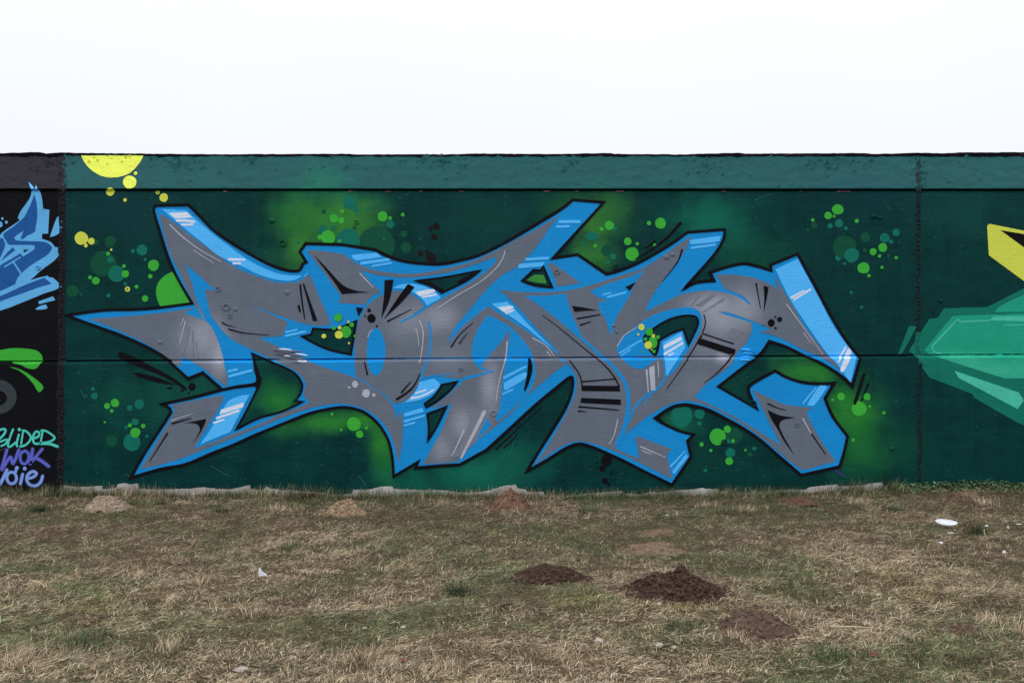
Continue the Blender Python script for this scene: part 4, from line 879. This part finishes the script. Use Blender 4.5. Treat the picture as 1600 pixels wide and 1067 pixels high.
# ------------------------------------------------------------------ grass
def in_hill(x, y, s=1.0):
    m = np.zeros(len(x), bool)
    for i, (cx, cy, rx, ry) in enumerate(hills):
        flat = MH[i][0] in ('flat', 'rust')
        q = ((x - cx) / (rx * s)) ** 2 + ((y - cy) / (ry * s)) ** 2
        edge = (.42 if flat else .94) + (1.1 if flat else .3) * (N2.fbm(x * 9, y * 9, 3) - .5) * 2
        m |= (q < edge) & ~((q > .25) & flat & (N3(x * 40, y * 40) > .7))
    return m
def blades(name, n, xr, yr, lens, widths, elev, palette, segs=2, curl=.5, keep=None, seed=0, frac=.98, label='', pts=None):
    rs = np.random.RandomState(seed)
    if pts is None:
        # denser towards the viewer, inside a wedge somewhat wider than the view
        y = yr[0] + (yr[1] - yr[0]) * rs.rand(n) ** 1.25
        hw = np.clip((CAMD + y) * .53 + 1.3, 1, 7.6); x = (rs.rand(n) * 2 - 1) * hw
    else: x, y = pts
    k = ~in_hill(x, y, frac)
    if keep is not None: k &= keep(x, y, rs)
    x, y = x[k], y[k]; n = len(x)
    z = H(x, y)
    L = rs.uniform(*lens, n) * (.6 + .8 * N3(x * 1.3 + 5, y * 1.3)); wv = rs.uniform(*widths, n)
    az = N3.fbm(x * 3.1 + 60, y * 3.1 + 20, 3) * 22 + rs.normal(0, .75, n) + np.where(rs.rand(n) < .25, rs.rand(n) * 6.28, 0); el = np.radians(rs.uniform(*elev, n))
    bend = rs.uniform(-curl, curl, n); lat = rs.uniform(-curl, curl, n)
    V = np.zeros((n, (segs + 1) * 2, 3)); p = np.stack([x, y, z + rs.uniform(-.002, .012, n)], 1)
    for s in range(segs + 1):
        t = s / segs
        a = az + lat * t; e = el - np.abs(bend) * t * 1.4
        side = np.stack([-np.sin(a), np.cos(a), rs.uniform(-.4, .4, n) * 0 + .25], 1)
        wd = (wv * (1 - t * .82) / 2)[:, None]
        V[:, 2 * s] = p - side * wd; V[:, 2 * s + 1] = p + side * wd
        step = (L / segs)[:, None]
        p = p + np.stack([np.cos(a) * np.cos(e), np.sin(a) * np.cos(e), np.sin(e)], 1) * step
        p[:, 2] = np.maximum(p[:, 2], z + .003); p[:, 1] = np.minimum(p[:, 1], -.045)
    base = np.arange(n)[:, None] * (segs + 1) * 2
    Fc = np.concatenate([base + np.array([2 * s, 2 * s + 1, 2 * s + 3, 2 * s + 2]) for s in range(segs)], 0)
    c = palette(x, y, rs, n)
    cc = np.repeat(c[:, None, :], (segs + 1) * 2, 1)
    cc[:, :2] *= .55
    return V.reshape(-1, 3), Fc, cc.reshape(-1, 3)
def L3(*cs): return np.array([lin(c) for c in cs])
STRAW = L3((196, 176, 146), (176, 152, 124), (158, 134, 106), (216, 200, 172), (150, 124, 98), (134, 114, 90), (186, 164, 128))
DULL = L3((122, 104, 82), (104, 90, 72), (136, 116, 94), (112, 104, 78), (94, 78, 64))
GRN = L3((100, 108, 68), (88, 100, 62), (114, 120, 78), (80, 92, 62), (126, 128, 82), (92, 108, 78))
DGRN = L3((52, 70, 44), (60, 76, 52), (46, 60, 44), (70, 86, 56))
def pick(pal, rs, n): return pal[rs.randint(0, len(pal), n)] * rs.uniform(.6, 1.3, (n, 1)) * np.array([.97, 1.0, 1.02])
def gmask(x, y):   # where the sward is greener
    near = np.clip(1 + y / 1.1, 0, 1)
    return np.clip((N2.fbm(x * 1.1 + 7, y * 1.4 + 3, 4) - .42) * 4.2 + .25 * near, 0, 1)
def pal_mix(x, y, rs, n):
    g = gmask(x, y); u = rs.rand(n)
    dry = np.clip((N4.fbm(x * .8, y * 1.3 + 40, 3) - .3) * 1.6 + .25 + np.clip((-y - 1.6) * .12, 0, .4), .15, .95)
    out = pick(DULL, rs, n)
    s = rs.rand(n) < dry; out = np.where(s[:, None], pick(STRAW, rs, n), out)
    gg = u < g * .74; out = np.where(gg[:, None], pick(GRN, rs, n), out)
    b = .86 + .72 * N1.fbm(x * 5.3 + 11, y * 6.1, 4)[:, None] + np.clip((-y - 3.2) * .06, 0, .2)[:, None]
    return out * b
def pal_straw(x, y, rs, n): return pick(STRAW, rs, n) * 1.05
def pal_green(x, y, rs, n):
    o = pick(GRN, rs, n); s = rs.rand(n) < .45; return np.where(s[:, None], pick(DGRN, rs, n), o) * .85
parts = []
YR = (-6.9, -.02)
parts.append(blades('t', 340000, None, YR, (.022, .07), (.0013, .003), (0, 26), pal_mix, 2, .9, seed=1, frac=.97))
parts.append(blades('g', 90000, None, YR, (.015, .045), (.0016, .003), (15, 80), pal_green, 2, .6, keep=lambda x, y, rs: rs.rand(len(x)) < gmask(x, y) ** 1.2 * .6 + .05, seed=2, frac=1.0))
parts.append(blades('m', 60000, None, YR, (.02, .06), (.0018, .0034), (5, 60), pal_mix, 2, .8, seed=3, frac=1.0))
parts.append(blades('s', 6500, None, YR, (.05, .14), (.002, .0036), (0, 40), pal_straw, 3, 1.1, keep=lambda x, y, rs: N1.fbm(x * 1.7, y * 1.7 + 9, 3) > .46, seed=4, frac=1.02))
# taller fringe along the foot of the wall
rs = np.random.RandomState(5); fx = rs.uniform(-7.4, 7.4, 30000); fy = -.045 - np.abs(rs.normal(0, .17, 30000))
kk = (fx < 4.05) & (N2.fbm(fx * 3.2, 4.4 + fx * 0, 3) + rs.uniform(-.2, .2, 30000) > .42)
parts.append(blades('f', 0, None, None, (.04, .13), (.002, .0036), (30, 88), lambda x, y, r, n: np.where((r.rand(n) < .5)[:, None], pal_green(x, y, r, n), pal_mix(x, y, r, n)), 2, .8, seed=6, pts=(fx[kk], fy[kk]), frac=.9))
# tussocks where the photograph shows them
tus = [(215, 905, .07, 0), (320, 915, .08, 0), (335, 910, .06, 0), (420, 965, .09, 0), (620, 890, .12, 0), (955, 900, .07, 0), (440, 792, .14, 1), (430, 800, .12, 0), (920, 800, .1, 1), (1060, 985, .1, 1), (1240, 970, .08, 0),
       (1545, 970, .08, 0), (1600, 985, .1, 0), (1165, 800, .1, 0), (715, 930, .09, 2), (450, 860, .1, 1), (140, 1010, .12, 1), (260, 1015, .1, 0), (30, 1040, .12, 0), (560, 1040, .12, 0), (700, 1050, .12, 0), (870, 1035, .12, 0), (1290, 1030, .12, 1),
       (1150, 1000, .07, 0), (1400, 800, .1, 1), (1530, 835, .08, 1), (340, 800, .1, 1), (690, 790, .12, 0), (1100, 790, .12, 0), (1340, 790, .12, 0), (1540, 795, .12, 0), (60, 800, .1, 2), (250, 790, .12, 1)]
Xs = []; Ys = []; Ks = []
for (a, b_, r_, k_) in tus:
    x0, y0 = gpt(a, b_); nn = 150 if k_ != 2 else 260
    Xs.append(rs.normal(x0, r_ * .5, nn)); Ys.append(rs.normal(y0, r_ * .5, nn)); Ks.append(np.full(nn, k_))
Xs = np.concatenate(Xs); Ys = np.minimum(np.concatenate(Ys), -.02); Ks = np.concatenate(Ks)
for k_, pf, ln in ((0, pal_straw, (.04, .10)), (1, pal_green, (.05, .11)), (2, lambda x, y, r, n: pick(DGRN, r, n) * .8, (.04, .09))):
    parts.append(blades('u', 0, None, None, ln, (.0022, .004), (35, 88), pf, 3, .9, seed=20 + k_, pts=(Xs[Ks == k_], Ys[Ks == k_]), frac=.8))
MOSS = L3((128, 128, 58), (112, 116, 52), (138, 132, 70))
for (a, b_, r_, cnt, pal_, ln) in ((905, 945, .22, 900, MOSS, (.01, .035)), (1065, 955, .2, 700, MOSS, (.01, .035)), (1400, 905, .3, 1000, MOSS, (.01, .035)), (1440, 930, .2, 500, MOSS, (.01, .035)), (150, 947, .2, 600, MOSS, (.01, .035)),
                               (80, 787, .25, 500, MOSS, (.01, .03)), (215, 786, .18, 400, MOSS, (.01, .03)), (520, 925, .3, 900, GRN, (.015, .05)), (430, 925, .22, 700, GRN, (.015, .05)), (1000, 1000, .25, 800, GRN, (.015, .05)),
                               (1290, 1040, .3, 1200, GRN, (.02, .06)), (1480, 1035, .3, 1000, GRN, (.02, .06)), (1180, 1050, .3, 1000, GRN, (.02, .06)), (130, 1010, .3, 1000, GRN, (.02, .05)), (420, 1040, .3, 1000, DGRN, (.02, .05)), (1160, 880, .3, 600, GRN, (.02, .05)),
                               (1240, 920, .25, 600, GRN, (.02, .06)), (700, 850, .5, 900, DGRN, (.015, .04)), (1000, 855, .5, 900, DGRN, (.015, .04)), (330, 870, .5, 900, GRN, (.015, .04))):
    x0, y0 = gpt(a, b_)
    parts.append(blades('p', 0, None, None, ln, (.0018, .0034), (10, 80), lambda x, y, r, n, pal_=pal_: pick(pal_, r, n) * .85, 2, .8, seed=int(a), pts=(rs.normal(x0, r_ * .6, cnt), np.minimum(rs.normal(y0, r_ * .6, cnt), -.02)), frac=1.0))
m_gr, nt, b = new_mat('grass blades'); at = nt.nodes.new('ShaderNodeAttribute'); at.attribute_name = 'tint'
nt.links.new(at.outputs['Color'], b.inputs['Base Color']); b.inputs['Roughness'].default_value = .75; b.inputs['Specular IOR Level'].default_value = .2
Vv = []; Ff = []; Cc = []; o_ = 0
for V, Fc, C in parts:
    Vv.append(V); Ff.append(Fc + o_); Cc.append(C); o_ += len(V)
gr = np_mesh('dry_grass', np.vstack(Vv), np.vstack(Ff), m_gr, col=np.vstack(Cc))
tag(gr, 'short matted dry grass, straw coloured with dull green patches', 'grass', kind='stuff')
# low leafy weeds along the foot of the wall at the right
rs = np.random.RandomState(9); n = 2600
wx = rs.uniform((1392 - 800) / S, (1760 - 800) / S, n); wy = -.06 - np.abs(rs.normal(0, .13, n)); mound = .5 + .5 * N3(wx * 3, 1.1)
extra = 260; ex = rs.uniform(-5.4, 4, extra); wx = np.concatenate([wx, ex]); wy = np.concatenate([wy, -.06 - np.abs(rs.normal(0, .05, extra))]); mound = np.concatenate([mound, np.full(extra, .35)])
n = len(wx); wz = H(wx, wy) + rs.uniform(.0, .12, n) * mound * np.clip(1 + wy * 3, .2, 1)
sz = rs.uniform(.009, .022, n); a1 = rs.rand(n) * 6.28; t1 = rs.uniform(-.8, .9, n)
u = np.stack([np.cos(a1), np.sin(a1), np.sin(t1) * .7], 1); v = np.stack([-np.sin(a1), np.cos(a1), rs.uniform(-.5, .5, n)], 1)
c0 = np.stack([wx, wy, wz], 1); s_ = sz[:, None]
V = np.stack([c0 - u * s_, c0 - u * s_ * .2 - v * s_ * .7, c0 + u * s_, c0 - u * s_ * .2 + v * s_ * .7, c0 + np.array([0, 0, 1]) * s_ * .18], 1)
V[:, :, 1] = np.minimum(V[:, :, 1], -.045)
b0 = np.arange(n)[:, None] * 5
Fc = np.concatenate([b0 + np.array(q) for q in ((0, 1, 4), (1, 2, 4), (2, 3, 4), (3, 0, 4))], 0)
C = np.repeat(pick(L3((92, 120, 74), (74, 102, 62), (124, 146, 100), (62, 84, 54), (110, 122, 90)), rs, n)[:, None, :], 5, 1).reshape(-1, 3) * .9
wd = np_mesh('leafy_weeds', V.reshape(-1, 3), Fc, m_gr, col=C); tag(wd, 'low leafy green weeds growing along the foot of the wall', 'weeds', kind='stuff')
# crumbs of soil, straw bits and pale grit scattered through the grass
rs = np.random.RandomState(12); n = 2600; y = rs.uniform(-6.6, -.1, n); x = (rs.rand(n) * 2 - 1) * ((CAMD + y) * .53 + .8)
V, Fc = pebbles(n, np.stack([x, y, H(x, y) + .004], 1), np.clip(rs.gamma(2, .0026, n), .002, .014), .7, 4)
grit = np_mesh('soil_crumbs', V, Fc, SM['mid']); tag(grit, 'scattered crumbs of brown soil between the grass', 'soil', kind='stuff')

# ------------------------------------------------------------------ litter, stones, sticks
def plain(name, rgb, rough=.6, k=1.0, nscale=20, var=.15):
    m, nt, b = new_mat(name); t = nt.nodes.new('ShaderNodeTexCoord'); c = lin(rgb, k)
    nt.links.new(mixc(nt, mrange(nt, noise(nt, t.outputs['Object'], nscale, 4), .35, .65), tuple(v * (1 - var) for v in c), tuple(min(v * (1 + var), .95) for v in c)), b.inputs['Base Color'])
    b.inputs['Roughness'].default_value = rough; return m
M_foam = plain('white foam', (214, 217, 222), .8, .9, 45, .12); M_stone = plain('pale stone', (160, 152, 140), .85); M_brown = plain('brown wood', (96, 74, 58), .8); M_strawm = plain('straw', (190, 176, 146), .8); M_brick = plain('brick red', (100, 58, 46), .9)
# oval foam plate
x0, y0 = gpt(1478, 822, .03); n = 28; V = []; Fc = []
prof = [(0, .006), (.7, .006), (.9, .014), (1, .026), (1.0, .032), (.86, .02), (.6, .014), (0, .014)]
for (r_, z_) in prof:
    for k in range(n):
        t_ = 2 * math.pi * k / n; wv = 1 + .05 * math.sin(3 * t_ + 1)
        V.append((.09 * r_ * wv * math.cos(t_), .062 * r_ * wv * math.sin(t_), z_))
for i in range(len(prof) - 1):
    for k in range(n): Fc.append((i * n + k, i * n + (k + 1) % n, (i + 1) * n + (k + 1) % n, (i + 1) * n + k))
pl = mesh_obj('foam_plate', V, Fc, M_foam, smooth=True); pl.location = (x0, y0, float(H(x0, y0)) + .035); pl.rotation_euler = (R(13), R(3), R(-4))
tag(pl, 'white oval foam plate lying tilted in the grass at the right', 'plate')
def bit(name, px_, py_, size, mat, lab, cat, squash=.4, seed=1, group=None, z=.012, scale=(1, 1, 1), rot=(0, 0, 0)):
    if 'scrap' in name: size *= .68; z *= .7
    bm = bmesh.new(); bmesh.ops.create_icosphere(bm, subdivisions=2, radius=1); rs_ = random.Random(seed)
    ph = [rs_.uniform(0, 6) for _ in range(4)]
    for v in bm.verts:
        k = 1 + .2 * math.sin(3 * v.co.x + ph[0]) * math.cos(2 * v.co.y + ph[1]) + .16 * math.sin(5 * v.co.z + 3 * v.co.x + ph[2]) + rs_.uniform(-.06, .06)
        v.co = Vector((v.co.x * scale[0], v.co.y * scale[1], v.co.z * scale[2] * squash)) * k * size
    me = bpy.data.meshes.new(name); bm.to_mesh(me); bm.free(); me.materials.append(mat)
    o = bpy.data.objects.new(name, me); COL.objects.link(o); x_, y_ = gpt(px_, py_); o.location = (x_, y_, float(H(x_, y_)) + z); o.rotation_euler = rot
    tag(o, lab, cat, group); return o
GF = 'white foam scraps near the plate'
bit('foam_scrap', 1492, 829, .016, M_foam, 'tiny white foam scrap just below the foam plate', 'scrap', group=GF, seed=1)
bit('foam_scrap', 1485, 835, .03, M_foam, 'two lobed white foam scrap in front of the foam plate', 'scrap', group=GF, seed=2, scale=(1.2, .8, 1))
bit('foam_scrap', 1470, 848, .024, M_foam, 'white foam scrap lower left of the foam plate', 'scrap', group=GF, seed=3, squash=.7)
bit('foam_scrap', 1541, 825, .026, M_foam, 'greyish white scrap in the grass right of the foam plate', 'scrap', group=GF, seed=4)
bit('foam_scrap', 1575, 826, .016, M_foam, 'small upright white scrap farther right of the plate', 'scrap', group=GF, seed=5, squash=1.2)
bit('foam_scrap', 1592, 823, .03, M_foam, 'thin white scrap near the right edge of the view', 'scrap', group=GF, seed=6, scale=(1.4, .5, .5))
bit('foam_scrap', 1569, 862, .024, M_foam, 'white scrap below the others at the far right', 'scrap', group=GF, seed=7, squash=.8)
bit('paper_scrap', 672, 779, .016, M_foam, 'tiny white scrap near the wall left of the pointed molehill', 'scrap', seed=8)
bit('paper_scrap', 1042, 806, .026, M_foam, 'flat whitish scrap between the wall and the flat molehills', 'scrap', seed=9, squash=.3)
# upright torn white shard
x0, y0 = gpt(409, 900); V = [(-.022, 0, 0), (.03, .004, 0), (.034, .006, .012), (.004, 0, .03), (-.014, -.004, .062), (-.022, -.004, .05)]; V2 = [(a, b_ + .006, c) for a, b_, c in V]
sh_ = mesh_obj('plastic_shard', V + V2, [(0, 1, 2, 3, 4, 5), (11, 10, 9, 8, 7, 6)] + [(i, (i + 6), (i + 1) % 6 + 6, (i + 1) % 6) for i in range(6)], M_foam); sh_.location = (x0, y0, float(H(x0, y0)) + .008); sh_.rotation_euler = (R(-15), 0, R(10))
tag(sh_, 'pointed white plastic shard standing in the grass at the left', 'shard')
GS = 'small pale stones in the grass'
bit('stone', 935, 1009, .026, M_stone, 'pale flat stone in the foreground left of the two small ones', 'stone', .6, 11, GS, .02, (.8, 1.3, 1))
bit('stone', 1030, 1015, .019, M_stone, 'small whitish stone below the nearest molehill row', 'stone', .7, 12, GS, .018)
bit('stone', 1054, 1017, .012, M_stone, 'tiny pale stone right beside the small whitish one', 'stone', .8, 13, GS, .016)
bit('stone', 377, 1052, .026, M_stone, 'whitish stone at the bottom left of the view', 'stone', .5, 14, GS, .018, (1.3, .7, 1))
bit('stone', 1030, 952, .013, M_stone, 'small pale stone at the front foot of the biggest dark molehill', 'stone', .8, 15, GS, .012)
bit('stone', 570, 898, .009, M_stone, 'small pale stone left of the straw bundle', 'stone', .7, 16, GS, .012)
bit('stone', 570, 986, .013, M_stone, 'grey white stone in the left middle foreground', 'stone', .5, 17, GS, .014)
bit('stone', 630, 985, .014, M_stone, 'grey white stone right of its neighbour in the middle foreground', 'stone', .5, 18, GS, .014)
bit('stone', 1338, 899, .013, M_stone, 'small white stone in the open grass at the right', 'stone', .9, 19, GS, .014)
bit('brick_chip', 1366, 1030, .022, M_brick, 'red brown brick chip in the foreground grass at the right', 'brick chip', .5, 21)
bit('brick_chip', 628, 1037, .02, M_brick, 'faint red brick chip in the foreground grass at the middle', 'brick chip', .5, 22)
bit('brick_chip', 226, 875, .02, M_brick, 'dark red chip in the grass at the left', 'brick chip', .5, 23)
def stick(name, pts, r0, mat, lab, cat):
    V = []; Fc = []; n = 7
    for i, (a, b_, z_) in enumerate(pts):
        x_, y_ = gpt(a, b_); z0 = float(H(x_, y_)) + z_; r_ = r0 * (1 - .5 * i / (len(pts) - 1))
        for k in range(n):
            t_ = 2 * math.pi * k / n; V.append((x_, y_ + r_ * math.cos(t_), z0 + r_ * math.sin(t_)) if abs(pts[-1][0] - pts[0][0]) > abs(pts[-1][1] - pts[0][1]) * .5 else (x_ + r_ * math.cos(t_), y_, z0 + r_ * math.sin(t_)))
    for i in range(len(pts) - 1):
        for k in range(n): Fc.append((i * n + k, i * n + (k + 1) % n, (i + 1) * n + (k + 1) % n, (i + 1) * n + k))
    Fc.append(tuple(range(n))[::-1]); Fc.append(tuple((len(pts) - 1) * n + k for k in range(n)))
    x0_, y0_ = gpt(pts[0][0], pts[0][1]); zz_ = float(H(x0_, y0_))
    o = mesh_obj(name, [(v[0] - x0_, v[1] - y0_, v[2] - zz_) for v in V], Fc, mat, smooth=True); o.location = (x0_, y0_, zz_); tag(o, lab, cat)
stick('twig', [(781, 954, .018), (790, 952, .022), (801, 951, .02)], .016, M_brown, 'short thick brown stick left of the big molehills', 'stick')
stick('twig', [(48, 914, .02), (60, 918, .024), (74, 923, .012)], .005, M_strawm, 'thin pale twig lying in the grass at the far left', 'twig')
stick('twig', [(600, 893, .02), (622, 882, .04), (648, 892, .02)], .004, M_strawm, 'pale curved stalk over the straw bundle', 'twig')
stick('twig', [(604, 903, .015), (625, 888, .03), (640, 880, .02)], .0035, M_strawm, 'pale straight stalk crossing the straw bundle', 'twig')
stick('twig', [(1300, 984, .02), (1340, 986, .025), (1375, 985, .015)], .004, M_strawm, 'long pale stalk lying right of the nearest molehill', 'twig')
